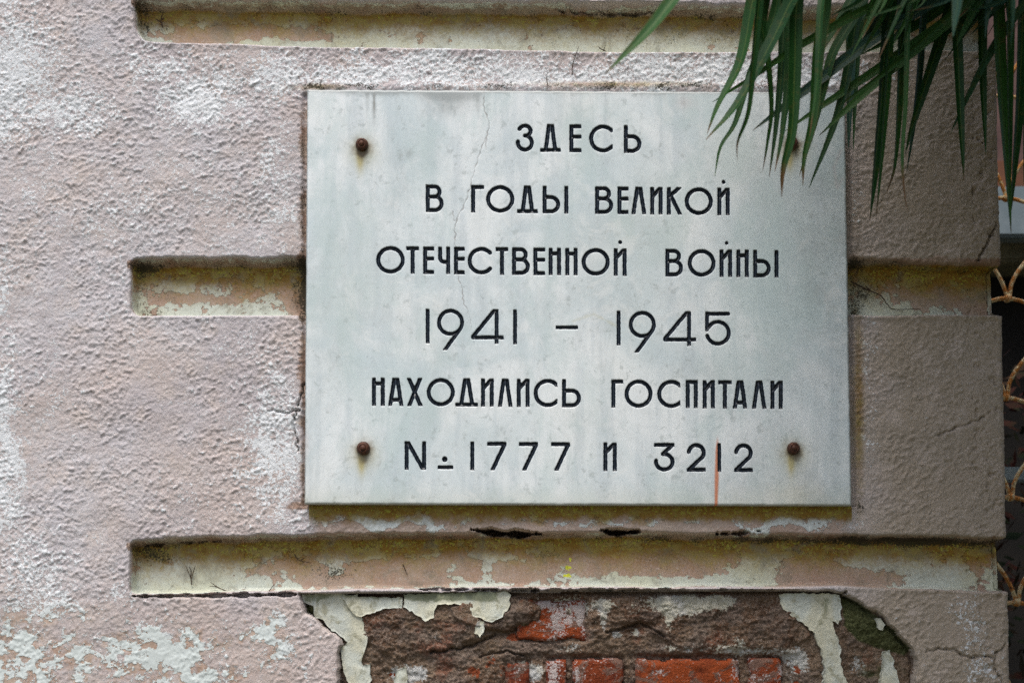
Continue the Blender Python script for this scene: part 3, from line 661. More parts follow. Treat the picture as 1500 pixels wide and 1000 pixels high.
# ------------------------------------------------------------------ the marble plaque
LET = []          # each letter: list of centre-line paths, clip box
def arcp(cx_, cy, rx, ry, a0, a1, n=26):
    return [(cx_ + rx * math.cos(R(a)), cy - ry * math.sin(R(a))) for a in np.linspace(a0, a1, n)]
def glyph(ch, x0, x1, y0, y1, w=6.1):
    o = w / 2; l, r, t, b = x0 + o, x1 - o, y0 + o, y1 - o; H = y1 - y0; e = 4
    st = lambda xx: [(xx, y0 - e), (xx, y1 + e)]
    c = (l + r) / 2
    if ch in '1I': return [st((x0 + x1) / 2)]
    if ch == 'О': return [arcp(c, (t + b) / 2, (r - l) / 2, (b - t) / 2, 0, 360, 50)]
    if ch == 'С':
        R2 = (b - t) / 2; return [arcp(l + R2, (t + b) / 2, R2, R2, 42, 318, 40)]
    if ch == 'Д': return [[(c - 1.5, y0 - e), (l + 5.0, y1)], [(c + 1.5, y0 - e), (r - 5.0, y1)], [(x0 - e, b + .3), (x1 + e, b + .3)]]
    if ch == 'Л': return [[(c - 1.4, y0 - e), (l - .4, y1 + e)], [(c + 1.4, y0 - e), (r + .4, y1 + e)]]
    if ch == 'А': return [[(c - 1.4, y0 - e), (l - .4, y1 + e)], [(c + 1.4, y0 - e), (r + .4, y1 + e)], [(l + 3.5, y0 + H * .78), (r - 3.5, y0 + H * .78)]]
    if ch == 'Х': return [[(x0 + o - 2, y0 - e), (r + 1.6, y1 + e)], [(r + 1.0, y0 - e), (l - 1.6, y1 + e)]]
    if ch == 'Е': return [st(l), [(l, t), (x1 + e, t)], [(l, y0 + H * .44), (x1 - 1.6, y0 + H * .44)], [(l, b), (x1 + e, b)]]
    if ch == 'Г': return [st(l), [(l, t), (x1 + e, t)]]
    if ch == 'П': return [st(l), st(r), [(l, t), (r, t)]]
    if ch == 'Т': return [st(c), [(x0 - e, t), (x1 + e, t)]]
    if ch == 'Н': return [st(l), st(r), [(l, y0 + H * .21), (r, y0 + H * .21)]]
    if ch in 'И': return [st(l), st(r), [(l, y0 + H * .36), (r, y0 + H * .02)]]
    if ch == 'К': return [st(l), [(r, y0 - 2), (l, y0 + H * .36)], [(l + 3, y0 + H * .30), (r + 1.2, y1 + e)]]
    if ch == 'Ч': 
        k = y0 + H * .56
        return [st(r), [(l, y0 - e), (l, k - 7)] + arcp(l + 7, k - 7, 7, 7, 180, 270, 8) + [(r, k)]]
    if ch == 'Ь':
        m = y0 + H * .41; rr = (b - m) / 2
        return [st(l), [(l, m), (r - rr, m)] + arcp(r - rr, (m + b) / 2, rr, rr, 90, -90, 20) + [(l, b)]]
    if ch == 'В':
        m = y0 + H * .44; r1 = (m - t) / 2; r2 = (b - m) / 2
        return [st(l), [(l, t), (r - r1 - 3, t)] + arcp(r - r1 - 3, (t + m) / 2, r1, r1, 90, -90, 16) + [(l, m)], [(l, m), (r - r2, m)] + arcp(r - r2, (m + b) / 2, r2, r2, 90, -90, 20) + [(l, b)]]
    if ch == 'З':
        m = y0 + H * .43; r1 = (m - t) / 2; r2 = (b - m) / 2
        return [arcp(c, (t + m) / 2, min(r1 * 1.15, r - c - 1), r1, 160, -90, 24) , arcp(c, (m + b) / 2, (r - l) / 2, r2, 90, -190, 34)]
    if ch == '9':
        rr = (r - l) / 2; cy = t + rr; a = -38
        return [arcp(c, cy, rr, rr, 0, 360, 44), [(c + rr * math.cos(R(a)), cy - rr * math.sin(R(a))), (x0 + 9, y1 + 3)]]
    if ch == '4': 
        sx = x1 - 10.5
        return [[(sx, y0 - e), (sx, y1 + e)], [(sx - 1, y0 - 1), (l, y0 + H * .78)], [(l, y0 + H * .815), (x1 + e, y0 + H * .815)]]
    if ch == '5':
        rr = 16.0; cy = b - rr; cxx = r - rr
        return [[(l, y0 - e), (l, y0 + H * .53)], [(l, t), (x1 - 4, t)], arcp(cxx, cy, rr, rr, 152, -165, 40)]
    if ch == 'N': return [st(l), st(r), [(l + .5, y0 - 1), (r - .5, y1 + 1)]]
    if ch == '7': return [[(x0 - e, t), (x1 + e, t)], [(r + .5, t), (l + 2.5, y1 + e)]]
    if ch == '3':
        cy = y0 + H * .66; rr = b - cy
        return [[(x0 - e, t), (x1 - 1, t)], [(r, t), (c - 2, y0 + H * .38)], arcp(c, cy, (r - l) / 2, rr, 100, -190, 34)]
    if ch == '2':
        rr = (r - l) / 2
        return [arcp(c, t + rr, rr, rr, 175, -35, 24) + [(l, b)], [(l - 1, b), (x1 + e, b)]]
    if ch == '-': return [[(x0 - e, (y0 + y1) / 2), (x1 + e, (y0 + y1) / 2)]]
rows = [
 (181.5, 757, 41, .012, [('З', 755.7, 782.2), ('Д', 791, 821.8), ('Е', 833.9, 851.8), ('С', 862.9, 897.7), ('Ь', 913.8, 939.8)]),
 (270.5, 624, 40.5, .011, [('В', 623.6, 650), ('Г', 690, 709.2), ('О', 712, 753.5), ('Д', 757.2, 788), ('Ь', 794.8, 820.7), ('I', 826.5, 832.7), ('В', 871.6, 898.3), ('Е', 904.4, 920.9), ('Л', 924.4, 947.3), ('И', 952.4, 970.8), ('К', 976.7, 1000.7), ('О', 1003, 1044.4), ('И', 1050.8, 1069.2)]),
 (360.5, 551, 40.5, .010, [('О', 551, 593), ('Т', 595, 614), ('Е', 619.7, 636), ('Ч', 641.7, 659.6), ('Е', 665, 681), ('С', 685, 721), ('Т', 726, 744.7), ('В', 750, 776.3), ('Е', 781.3, 798.7), ('Н', 803.6, 822), ('Н', 828, 846.4), ('О', 852, 893.3), ('И', 899, 918),
                           ('В', 974.7, 1000.7), ('О', 1007.3, 1048.3), ('И', 1054, 1072.7), ('Н', 1078.7, 1097), ('Ь', 1103.3, 1129.3), ('I', 1134.4, 1140.7)]),
 (553, 544, 41.5, .0075, [('Н', 544.7, 563.8), ('А', 568, 591.5), ('Х', 596, 619.5), ('О', 625, 666.3), ('Д', 667, 700.2), ('И', 704.5, 723.4), ('Л', 728.9, 751.2), ('И', 756.9, 775.9), ('С', 781.6, 816.7), ('Ь', 823.2, 851.3), ('Г', 895.5, 913.2), ('О', 914.9, 956), ('С', 962.7, 996.7),
                          ('П', 1004.5, 1022.4), ('И', 1029.3, 1047.4), ('Т', 1052, 1071.9), ('А', 1073.2, 1095), ('Л', 1101.2, 1123), ('И', 1128.6, 1146.9)]),
 (646, 592, 42, .0065, [('N', 592.6, 624.3), ('1', 688.9, 694.8), ('7', 713.5, 742), ('7', 760, 788.4), ('7', 807, 835.2), ('И', 883.8, 903.7), ('3', 958, 988.3), ('2', 1006, 1034), ('1', 1051, 1056.5), ('2', 1075.3, 1103)]),
]
for y0, xs, hh, sl_, ls in rows:
    for ch, a, b in ls:
        yy = y0 + (a - xs) * sl_; LET.append((glyph(ch, a, b, yy, yy + hh), (a, b, yy, yy + hh), 6.1))
r4 = lambda xx: 452 + (xx - 623) * .011
for ch, a, b, hb in [('1', 623.3, 629.7, 51), ('9', 640, 680, 61), ('4', 690, 738, 51), ('1', 751.3, 757.7, 51), ('1', 903, 909.4, 51), ('9', 921, 961, 61), ('4', 971.3, 1020, 51), ('5', 1032.6, 1070.7, 50)]:
    LET.append((glyph(ch, a, b, r4(a), r4(a) + hb), (a, b, r4(a), r4(a) + hb), 5.9))
LET.append((glyph('-', 814, 847, 476.7, 482.3), (814, 847, 476.7, 482.3), 5.8))
LET.append((glyph('-', 641, 664, 681.3, 687), (641, 664, 681.3, 687), 5.8))
for (a, b, rr) in [(1060, 266.9, 3.0), (908.4, 355, 3.0), (1064.4, 356, 2.8), (651.5, 672.4, 4.2)]:
    LET.append(([[(a - .01, b), (a + .01, b)]], (a - rr, a + rr, b - rr, b + rr), rr * 2))

PY = -0.021
cr = P([450, 1237.5, 1247.5, 446], [131, 135.5, 740.5, 738], PY)
nc, nr = 660, 508
s_, t_ = np.meshgrid(np.linspace(0, 1, nc), np.linspace(0, 1, nr))
s_, t_ = s_.ravel()[:, None], t_.ravel()[:, None]
pos = cr[0] * (1 - s_) * (1 - t_) + cr[1] * s_ * (1 - t_) + cr[2] * s_ * t_ + cr[3] * (1 - s_) * t_
pu, pv = UV(pos[:, 0], pos[:, 2], PY)
ink = np.full(len(pu), 30.0); lid = np.full(len(pu), -1)
for i, (paths, (a, b, c_, d_), w) in enumerate(LET):
    m = np.nonzero((pu > a - 7) & (pu < b + 7) & (pv > c_ - 7) & (pv < d_ + 7))[0]
    uu, vv = pu[m], pv[m]
    d = np.min([line_d(uu, vv, p) for p in paths], axis=0) - w / 2
    d = np.maximum(d, np.max([a - uu, uu - b, c_ - vv, vv - d_], axis=0))
    better = d < ink[m]; ink[m[better]] = d[better]; lid[m[better]] = i
ink = ink + .35 * pn(pu / 5, pv / 5, 500)
edge = np.minimum(np.minimum(pu - (450 - 4 * (pv - 131) / 607), (1237.5 + 10 * (pv - 135) / 605) - pu), np.minimum(pv - (131 + (pu - 450) * .0057), 738 + (pu - 446) * .003 - pv))
dp = 1.35 * np.clip(-ink, 0, 3) + 2.2 * np.clip(1 - edge / 3.2, 0, 1) ** 2 * (1 + .6 * pn(pu / 14, pv / 14, 510)) + .25 * fbm(pu, pv, 160, 2, 520)
CRK = [[(709, 131), (708, 155), (716, 178), (713, 200), (706, 215), (697, 242), (690, 270), (681, 300), (668, 324), (666, 330), (667, 362), (669, 400), (676, 420), (680, 446), (687, 462), (691, 480), (694, 500), (698, 515)], [(713, 200), (712, 220)], [(663, 310), (666, 324)]]
ck = np.full(len(pu), 60.0)
for c_ in CRK: ck = np.minimum(ck, line_d(pu + 2.2 * pn(pu / 8, pv / 8, 530), pv, c_))
ck = ck + ss(400, 520, pv) * .5 + .3 * pn(pu / 12, pv / 12, 531)
dp = dp + .5 * ss(1.2, .3, ck)
pos[:, 1] = PY + dp / 1000
grey = .12 + .08 * ss(1000, 1240, pu) + .30 * fbm(pu, pv, 130, 4, 540)
for (a, b, ra, rb, s) in [(655, 155, 45, 22, .5), (548, 150, 3, 26, .7), (660, 140, 50, 8, .55), (560, 138, 60, 5, .3), (700, 150, 5, 20, .3), (950, 138, 30, 10, .3), (1180, 400, 50, 80, .12), (1130, 180, 60, 50, .15), (860, 310, 30, 40, .12), (1200, 420, 20, 20, .15), (490, 530, 26, 40, .25), (1100, 560, 120, 160, .12), (880, 540, 10, 14, .35), (600, 225, 8, 8, .3), (860, 134, 400, 3, .4)]:
    grey = grey + s * blob(pu, pv, a, b, ra, rb)
BOLTS = [(530.5, 212.5), (1159.5, 210.5), (532.5, 656.5), (1162, 656.5)]
rust = np.zeros(len(pu)); yel = .12 * np.clip(fbm(pu, pv, 200, 3, 550), 0, 1) + .25 * ss(700, 745, pv)
for (a, b) in BOLTS:
    rust = rust + 1.0 * blob(pu, pv, a, b + 4, 14.5, 14.5) + .0 * pu
    yel = yel + 1.1 * blob(pu, pv, a - 3, b + 22, 5, 18) + .75 * blob(pu, pv, a, b + 10, 20, 22)
rust = np.maximum(rust + .25 * fbm(pu, pv, 12, 2, 560) * (rust > .1), 0); rust = rust + .5 * blob(pu, pv, 530, 226, 5, 8) + .5 * blob(pu, pv, 548, 150, 1.6, 20)
grey = grey + .7 * ss(3, .5, edge) + 1.5 * ss(4, 1.5, pv - (131 + (pu - 450) * .0057)) * (1 + .6 * fbm(pu, pv, 40, 3, 574)) + .25 * ss(12, 1, pv - 131) * (1 + fbm(pu, pv * .2, 20, 3, 572)) + .3 * ss(.3, .7, fbm(pu, pv * .12, 16, 3, 573)) * ss(215, 131, pv)  # grimy edges, greyed further along the top to dull the sunlit rim
yel = yel + .3 * blob(pu, pv, 1165, 720, 40, 20) + .35 * np.exp(-((line_d(pu, pv, [(840, 470), (870, 460), (905, 478)]) + 2 * pn(pu / 9, pv / 9, 570)) / 2) ** 2)
pink = .5 * np.exp(-((line_d(pu, pv, [(1232, 220), (1222, 245), (1226, 275), (1234, 262)]) / 2.5) ** 2)) + .5 * blob(pu, pv, 1003, 150, 14, 10) + .6 * blob(pu, pv, 449, 650, 3, 20)
org = ss(4.6, 1.4, np.abs(pu - (1051 - (pv - 640) * .02)) * np.interp(pv, [640, 660, 700, 738], [2.2, 1.2, 1.0, 1.4])) * ss(636, 655, pv)
pq = grid_quads(nr, nc); pnm = grid_normals(pos, nr, nc)
pat = dict(ink=ink, grey=grey, rust=rust, yellow=yel, crack=ck, pink=pink, orange=org)
plaque = empty('memorial_plaque', tuple(cr.mean(0)))
props(plaque, 'white marble memorial plaque with engraved black Cyrillic lettering fixed to the pink wall', 'plaque')
def under(name, me, mat, par):
    o = bpy.data.objects.new(name, me); COL.objects.link(o)
    if mat: me.materials.append(mat)
    o.parent = par; o.location = -Vector(par.location); return o
fi = ink[pq].min(1) < .5; fl = np.where(fi, lid[pq].max(1), -1)
under('marble_slab', sub_mesh('marble_slab', pos, pq, ~fi, pat, pnm), M_marble, plaque)
for i in range(len(LET)):
    sel = fi & (fl == i)
    if sel.any(): under('letter', sub_mesh('letter', pos, pq, sel, pat, pnm), M_marble, plaque)
# edges and back of the slab
idx = np.arange(nr * nc).reshape(nr, nc)
ring = np.concatenate([idx[0, :-1], idx[:-1, -1], idx[-1, :0:-1], idx[:0:-1, 0]])
rp = pos[ring]; bkp = rp.copy(); bkp[:, 1] = -0.0015
k_ = len(ring); sv = np.vstack([rp, bkp]); sq = [(i, (i + 1) % k_, (i + 1) % k_ + k_, i + k_) for i in range(k_)]
sat = {q: np.concatenate([a[ring], a[ring]]) for q, a in pat.items()}; sat['ink'] = np.full(2 * k_, 30.0)
me = fast_mesh('slab_edge', sv, np.array(sq), sat, False); under('slab_edge', me, M_marble, plaque)
# bolts
def lathe(prof, c, seg=24, wob=0.0):
    vs, fs = [], []
    for (r_, y_) in prof:
        for k in range(seg):
            a = 2 * math.pi * k / seg; q = r_ * (1 + wob * math.sin(3 * a + y_ * 900)); vs.append(Vector((c[0] + q * math.cos(a), c[1] + y_, c[2] + q * math.sin(a))))
    for i in range(len(prof) - 1):
        for k in range(seg): k2 = (k + 1) % seg; fs.append((i * seg + k, i * seg + k2, (i + 1) * seg + k2, (i + 1) * seg + k))
    fs.append(tuple(range((len(prof) - 1) * seg, len(prof) * seg))); return vs, fs
for (a, b) in BOLTS:
    c = P([a], [b], PY)[0]
    k = random.uniform(.95, 1.05)
    vs, fs = lathe([(.0094 * k, .001), (.0098 * k, -.002), (.0094 * k, -.005), (.0082 * k, -.0078), (.0062, -.0094), (.0056, -.0095), (.0052, -.0088), (.0044, -.0088), (.0040, -.0105), (.0028, -.0118), (.0010, -.0122)], c, 24, .02)
    under('bolt', mesh_from('bolt', vs, fs), M_bolt, plaque)

# ------------------------------------------------------------------ dead twigs caught on the wall
def twig(label, paths, y, r=.0009):
    parts = []
    for p in paths:
        w = spline([V(a, b, y + (d if d else 0)) for (a, b, d) in [(q + (0,))[:3] for q in p]], 5)
        parts.append(tube(w, r, 5, [1 - .6 * i / len(w) for i in range(len(w))]))
    vs, fs = merge(parts); o = bpy.data.objects.new('twig', mesh_from('twig', vs, fs)); COL.objects.link(o); o.data.materials.append(M_twig)
    c = V(paths[0][0][0], paths[0][0][1], y)
    o.data.transform(Matrix.Translation(-c)); o.location = c
    props(o, label, 'twig', 'dead twigs and rootlets stuck to the wall')
twig('dead forked rootlet standing near the left end of the lowest groove', [[(281, 856), (279, 845), (272, 828)], [(279, 845), (280, 836), (277, 829)], [(280, 848), (283, 838), (286, 828)]], .0245)
twig('dead rootlet with two prongs lying on the sill of the lowest groove', [[(335, 866), (322, 861), (308, 852)], [(322, 861), (314, 858), (307, 858)]], .020)
twig('short straight twig leaning over the sill of the lowest groove', [[(388, 872), (395, 864), (402, 855)]], .004)
twig('curved dark twig under the lower left corner of the plaque in the groove', [[(431, 811), (438, 820), (456, 824)], [(440, 821), (446, 816)]], .0245)
twig('small straight splinter on the pink floor of the lowest groove', [[(590, 826), (594, 835), (597, 842)]], .0245)
twig('thin crooked twig hanging above the plaque under the upper groove', [[(838, 110), (839, 95), (843, 82), (848, 68)], [(843, 82), (838, 80)]], -.004)
twig('tiny upright stalk growing from the top edge of the plaque', [[(803, 127), (801, 117), (802, 106)]], -.008)
twig('long curved dead tendril in the short groove right of the plaque', [[(1246, 412), (1270, 424), (1290, 433), (1300, 446), (1310, 453), (1348, 452)], [(1275, 425), (1268, 419)], [(1272, 424), (1262, 423)]], .022, .0012)
twig('black withered sprig in the left end of the topmost groove', [[(238, 40), (236, 30), (238, 20)], [(236, 33), (228, 28)], [(236, 30), (241, 26)]], .022, .0013)
twig('tiny tuft of dry stalks on the sill above the plaque', [[(887, 75), (880, 72), (876, 68)], [(884, 75), (886, 69)]], -.002)

# ------------------------------------------------------------------ fan palm hanging in from the upper right
palm = empty('fan_palm', (1.75, -.55, 0))
props(palm, 'fan palm with long drooping green leaflets hanging over the upper right corner', 'palm')
tr = []
for i in range(30):
    t = i / 29; tr.append(Vector((1.75 + .03 * math.sin(t * 5), -.55 + .02 * math.cos(t * 4), 2.75 * t)))
vs, fs = tube(tr, .10, 14, [1.25 - .35 * t / 29 + (.12 if t % 2 else 0) for t in range(30)])
under('trunk', mesh_from('trunk', vs, fs), M_trunk, palm)
def leaflet_mesh(world, wid, dry, fold=.35, tw=0.0, wmax=.35):
    """tapering folded blade along the world points"""
    w = spline(world, 7); n = len(w); vs = []; fs = []; al = []; ed = []
    L = [0]
    for i in range(1, n): L.append(L[-1] + (w[i] - w[i - 1]).length)
    for i, p in enumerate(w):
        t = L[i] / L[-1]
        tan = (w[min(i + 1, n - 1)] - w[max(i - 1, 0)]).normalized()
        view = Vector((math.sin(tw + .5 * t * math.sin(tw * 7)), -math.cos(tw + .5 * t * math.sin(tw * 7)), .15)).normalized()
        s = tan.cross(view).normalized(); nn = s.cross(tan).normalized()
        prof = min(1, .35 + t / wmax * .65) if t < wmax else (max(0.0, 1 - ((t - wmax) / (1 - wmax)) ** 2.2)) ** .8
        hw = wid * .5 * max(prof, .05)
        for q in (-1, -.5, 0, .5, 1):
            vs.append(p + s * hw * q + nn * hw * fold * (abs(q) * 1.0) ); al.append(t); ed.append(q)
    for i in range(n - 1):
        for j in range(4): a = i * 5 + j; fs.append((a, a + 1, a + 6, a + 5))
    me = mesh_from('leaflet', vs, fs)
    for nm, arr in (('along', al), ('edge', ed), ('dry', [dry] * len(al))):
        at = me.attributes.new(nm, 'FLOAT', 'POINT'); at.data.foreach_set('value', np.array(arr, np.float32))
    return me
HUB = {'a': (V(1170, -260, -.42)), 'b': (V(1330, -300, -.34)), 'c': (V(1560, -110, -.36)), 'd': (V(1480, -330, -.30)), 'e': V(1250, -210, -.60)}
crown = Vector((1.75, -.55, 2.75))
FR = {}
for k_, hub in HUB.items():
    mid = (crown + hub) / 2 + Vector((0, 0, .18))
    w = spline([crown, mid, hub], 10); vs, fs = tube(w, .011, 8, [1.4 - .7 * i / len(w) for i in range(len(w))])
    hv, hf = lathe([(.018, .006), (.024, 0), (.016, -.006), (.004, -.009)], hub, 12)
    vs, fs = merge([(vs, fs), (hv, hf)])
    me = mesh_from('frond', vs, fs); FR[k_] = under('frond', me, M_stem, palm)
LEAFS = [  # hub, path in the picture, width in px, depth, dry from, blue?
 ('e', [(1075, -110), (1000, -18), (950, 45), (888, 107)], 27, -.62, .985, 0),
 ('a', [(1125, -90), (1103, 0), (1085, 90), (1052, 155), (1036, 196)], 19, -.36, .97, 0),
 ('a', [(1180, -60), (1152, 15), (1118, 85), (1078, 155), (1034, 205)], 22, -.38, .975, 0),
 ('a', [(1150, -90), (1135, 20), (1100, 110), (1078, 180), (1056, 216), (1047, 259)], 14, -.33, 1.1, 0),
 ('a', [(1120, -90), (1112, 0), (1102, 100), (1095, 165), (1080, 208), (1080, 236)], 13, -.40, .945, 0),
 ('a', [(1130, -90), (1113, 0), (1124, 90), (1129, 160), (1124, 205), (1117, 252)], 14, -.35, .96, 0),
 ('a', [(1165, -90), (1150, 0), (1146, 90), (1138, 180), (1127, 259)], 13, -.32, .975, 0),
 ('a', [(1185, -90), (1160, 0), (1155, 110), (1146, 195), (1135, 252)], 13, -.34, .955, 0),
 ('a', [(1190, -90), (1168, 0), (1164, 100), (1160, 190), (1147, 248), (1145, 288)], 20, -.37, .925, 0),
 ('a', [(1200, -90), (1208, 0), (1198, 80), (1191, 170), (1178, 230), (1176, 272)], 19, -.36, .955, 0),
 ('b', [(1300, -90), (1260, 10), (1222, 75), (1207, 130), (1190, 195), (1171, 258)], 16, -.30, .985, 0),
 ('b', [(1300, -90), (1258, 20), (1245, 90), (1225, 175), (1185, 276)], 15, -.26, 1.1, 0),
 ('b', [(1280, -90), (1250, 0), (1247, 100), (1243, 218)], 16, -.22, 1.1, 1),
 ('b', [(1290, -90), (1262, 30), (1254, 130), (1250, 222)], 10, -.20, 1.1, 0),
 ('b', [(1310, -90), (1300, 0), (1293, 120), (1284, 220), (1274, 323)], 24, -.30, .99, 0),
 ('b', [(1320, -90), (1306, 10), (1300, 120), (1291, 230), (1283, 322)], 14, -.31, .96, 0),
 ('b', [(1330, -90), (1322, 0), (1318, 120), (1311, 235), (1299, 283)], 17, -.27, .95, 0),
 ('b', [(1345, -90), (1332, 0), (1327, 150), (1322, 230), (1326, 290), (1332, 313)], 8, -.33, .90, 0),
 ('d', [(1420, -90), (1392, 10), (1360, 110), (1336, 185), (1326, 226)], 18, -.24, 1.1, 0),
 ('b', [(1360, -90), (1352, 20), (1346, 110), (1337, 190), (1328, 252)], 13, -.21, 1.1, 1),
 ('d', [(1420, -90), (1402, 0), (1405, 120), (1412, 264)], 15, -.28, .985, 0),
 ('d', [(1440, -90), (1439, 0), (1439, 100), (1444, 226)], 14, -.25, 1.1, 0),
 ('d', [(1460, -90), (1462, 20), (1466, 120), (1473, 220), (1481, 342)], 22, -.28, .99, 0),
 ('d', [(1480, -90), (1478, 10), (1477, 120), (1478, 220), (1478, 306)], 17, -.30, 1.1, 0),
 ('d', [(1500, -90), (1498, 20), (1493, 150), (1485, 250), (1480, 318)], 22, -.27, 1.1, 0),
 ('d', [(1510, -90), (1512, 20), (1506, 160), (1500, 270)], 18, -.24, 1.1, 0),
 ('c', [(1480, -92), (1385, -45), (1290, 3), (1180, 62), (1110, 108), (1043, 150)], 13, -.33, 1.1, 0),
 ('c', [(1480, -90), (1390, -10), (1290, 50), (1200, 118), (1103, 191)], 19, -.30, .99, 1),
 ('c', [(1480, -70), (1400, 18), (1300, 92), (1220, 145), (1150, 192)], 15, -.26, 1.1, 0),
 ('c', [(1490, -60), (1398, 18), (1310, 95), (1228, 156)], 9, -.31, 1.1, 0),
 ('c', [(1490, -60), (1402, 22), (1320, 90), (1250, 152), (1200, 199)], 17, -.29, .985, 1),
 ('c', [(1530, -40), (1482, 28), (1446, 82), (1416, 142), (1392, 195)], 14, -.27, 1.1, 1),
 ('e', [(1380, -150), (1402, -80), (1404, -10), (1396, 54)], 27, -.58, 1.1, 1),
 ('d', [(1480, -160), (1482, -60), (1483, 10), (1480, 72)], 20, -.55, 1.1, 1),
 ('c', [(1480, -100), (1380, -30), (1300, 12), (1225, 40), (1190, 62)], 15, -.22, 1.1, 0),
 ('c', [(1490, -95), (1400, -30), (1330, 22), (1290, 52)], 18, -.20, 1.1, 0),
 ('d', [(1440, -120), (1420, -40), (1380, 10), (1330, 45), (1262, 80)], 17, -.19, 1.1, 0),
 ('d', [(1470, -120), (1450, -40), (1430, 5), (1395, 40), (1330, 78)], 16, -.18, 1.1, 0),
 ('a', [(1150, -90), (1122, 0), (1112, 70), (1090, 130), (1062, 168)], 12, -.30, .97, 0),
 ('b', [(1235, -90), (1206, -10), (1200, 60), (1196, 130), (1186, 200)], 12, -.42, .96, 0),
]
rl = random.Random(21)
for q in range(36):                          # the tangle of blades in the upper right corner
    a = rl.uniform(1240, 1500); dxx = rl.uniform(-90, 10) if q % 2 else rl.uniform(-150, -60); b = rl.uniform(20, 95) if q % 3 else rl.uniform(0, 45)
    LEAFS.append((rl.choice('bdcd'), [(a - dxx * .6, -110), (a - dxx * .25, -45), (a, 0), (a + dxx * .5, b)], rl.uniform(12, 19), rl.uniform(-.42, -.16), rl.choice([.95, 1.1, 1.1]), rl.random() < .3))
for i, (k_, path, wpx, dep, dry, blue) in enumerate(LEAFS):
    hub = HUB[k_]; yr = hub.y
    n = len(path); world = [hub]
    for j, (a, b) in enumerate(path):
        f = min(1, (j + 1) / 2.2); world.append(V(a, b, yr + (dep - yr) * f))
    sc = (dep - CAM[1]) / DIST * 1.02
    me = leaflet_mesh(world, wpx * .001 * sc * 1.04, dry, random.uniform(.2, .5), random.uniform(-.35, .35), random.uniform(.42, .6))
    under('leaflet', me, M_leaf2 if blue else M_leaf, FR[k_]).location = (0, 0, 0)
# unseen whole fronds, added above and beside the frame to shade the right-hand side
def fan(center, axis, spread, L, n, seed):
    r = random.Random(seed); axis = Vector(axis).normalized(); parts = []
    side_ = axis.cross(Vector((0, 0, 1))).normalized(); upn = side_.cross(axis).normalized()
    vs, fs = [], []
    for i in range(n):
        a = (i / (n - 1) - .5) * spread; d = axis * math.cos(a) + side_ * math.sin(a)
        l = L * (1 - .25 * abs(i / (n - 1) - .5) * 2) * r.uniform(.9, 1.05)
        pts = [center + d * l * t + Vector((0, 0, -.55 * l * t ** 2.4)) for t in (0, .2, .4, .6, .8, 1)]
        w = spline(pts, 2); o = len(vs)
        for j, p in enumerate(w):
            t = j / (len(w) - 1); hw = .016 * (.3 + 1.4 * t if t < .5 else 2 * (1 - t) ** .8 * 1.0); s = d.cross(upn).normalized()
            vs += [p - s * hw + upn * hw * .3, p, p + s * hw + upn * hw * .3]
        for j in range(len(w) - 1):
            q = o + j * 3; fs += [(q, q + 1, q + 4, q + 3), (q + 1, q + 2, q + 5, q + 4)]
    w = spline([crown, (crown + center) / 2 + Vector((0, 0, .1)), center], 6)
    return merge([(vs, fs), tube(w, .011, 6)])
for i, (c, ax, L) in enumerate([((1.1 + .22 * (j % 4), -.3 - .3 * (j // 4), 2.98 + .2 * (j % 3)), (-.9 + .2 * (j % 3), -.3 + .5 * math.sin(j * 1.3), .0), .6) for j in range(12)] + [((1.15 + .16 * (j % 5), -.55 - .33 * (j // 5), 3.35 - .42 * (j // 5) + .25 * math.sin(j * 2.1)), (-.8 + .25 * (j % 4), -.5 + .1 * math.sin(j), .15), .8) for j in range(20)] + [((.75 + .28 * (j % 5), -.45 - .38 * (j // 5), 3.15 + .12 * (j // 5) + .12 * math.sin(j * 1.7)), (-.9 + .3 * (j % 3), -.4 + .5 * math.sin(j * 2.3), .1), .62) for j in range(15)] + [((1.25, -.75, 3.15), (-.9, -.35, .25), .75), ((1.35, -.35, 3.25), (-1, .05, .2), .7), ((1.1, -1.2, 3.0), (-.8, -.6, .1), .7), ((1.9, -1.2, 3.1), (.2, -1, .2), .8), ((2.4, -.6, 3.1), (1, -.1, .2), .8), ((1.6, -1.1, 2.7), (-.5, -.9, -.1), .75), ((1.45, -.95, 2.3), (-.3, -.9, -.4), .6), ((1.0, -.55, 3.35), (-.9, -.2, .1), .7), ((1.3, -.9, 3.6), (-.8, -.4, .4), .8), ((1.75, -.9, 3.5), (-.1, -.9, .5), .8)]):
    vs, fs = fan(Vector(c), ax, 3.6, L, 34, 40 + i)
    me = mesh_from('frond', vs, fs); under('frond', me, M_leaf, palm)

# ------------------------------------------------------------------ beyond the corner: ironwork, building, shrub
FY = .34
fence = empty('iron_fence', tuple(V(1600, 1400, FY)))
fence.location.z = 0
props(fence, 'rusty cream-painted scrollwork iron fence behind the right end of the wall', 'fence')
def fence_part(name, vs, fs): 
    me = mesh_from(name, vs, fs); o = bpy.data.objects.new(name, me); COL.objects.link(o); me.materials.append(M_iron); o.parent = fence; o.location = -Vector(fence.location); return o
rowsN = [(1470, -10), (1471, 140), (1474, 290), (1476, 437), (1473, 582), (1480, 728), (1489, 882), (1492, 1035)]
for (a, b) in rowsN:
    for dx in (0, 145, 290):
        n = (a + dx, b)
        for path in ([(0, 0), (-6, -18), (-16, -38), (-34, -62)], [(3, 0), (6, -22), (20, -46), (45, -72), (72, -84)], [(0, 0), (-14, 1), (-34, 8), (-60, 24)], [(3, 0), (20, 4), (45, 14), (72, 34)]):
            w = spline([V(n[0] + p[0], n[1] + p[1], FY) for p in path], 5)
            vs, fs = tube(w, .0037, 8); fence_part('scroll', vs, fs)
        c = V(n[0], n[1], FY); vs, fs = lathe([(.003, .006), (.007, .004), (.007, -.004), (.003, -.006)], c, 10); fence_part('collar', vs, fs)
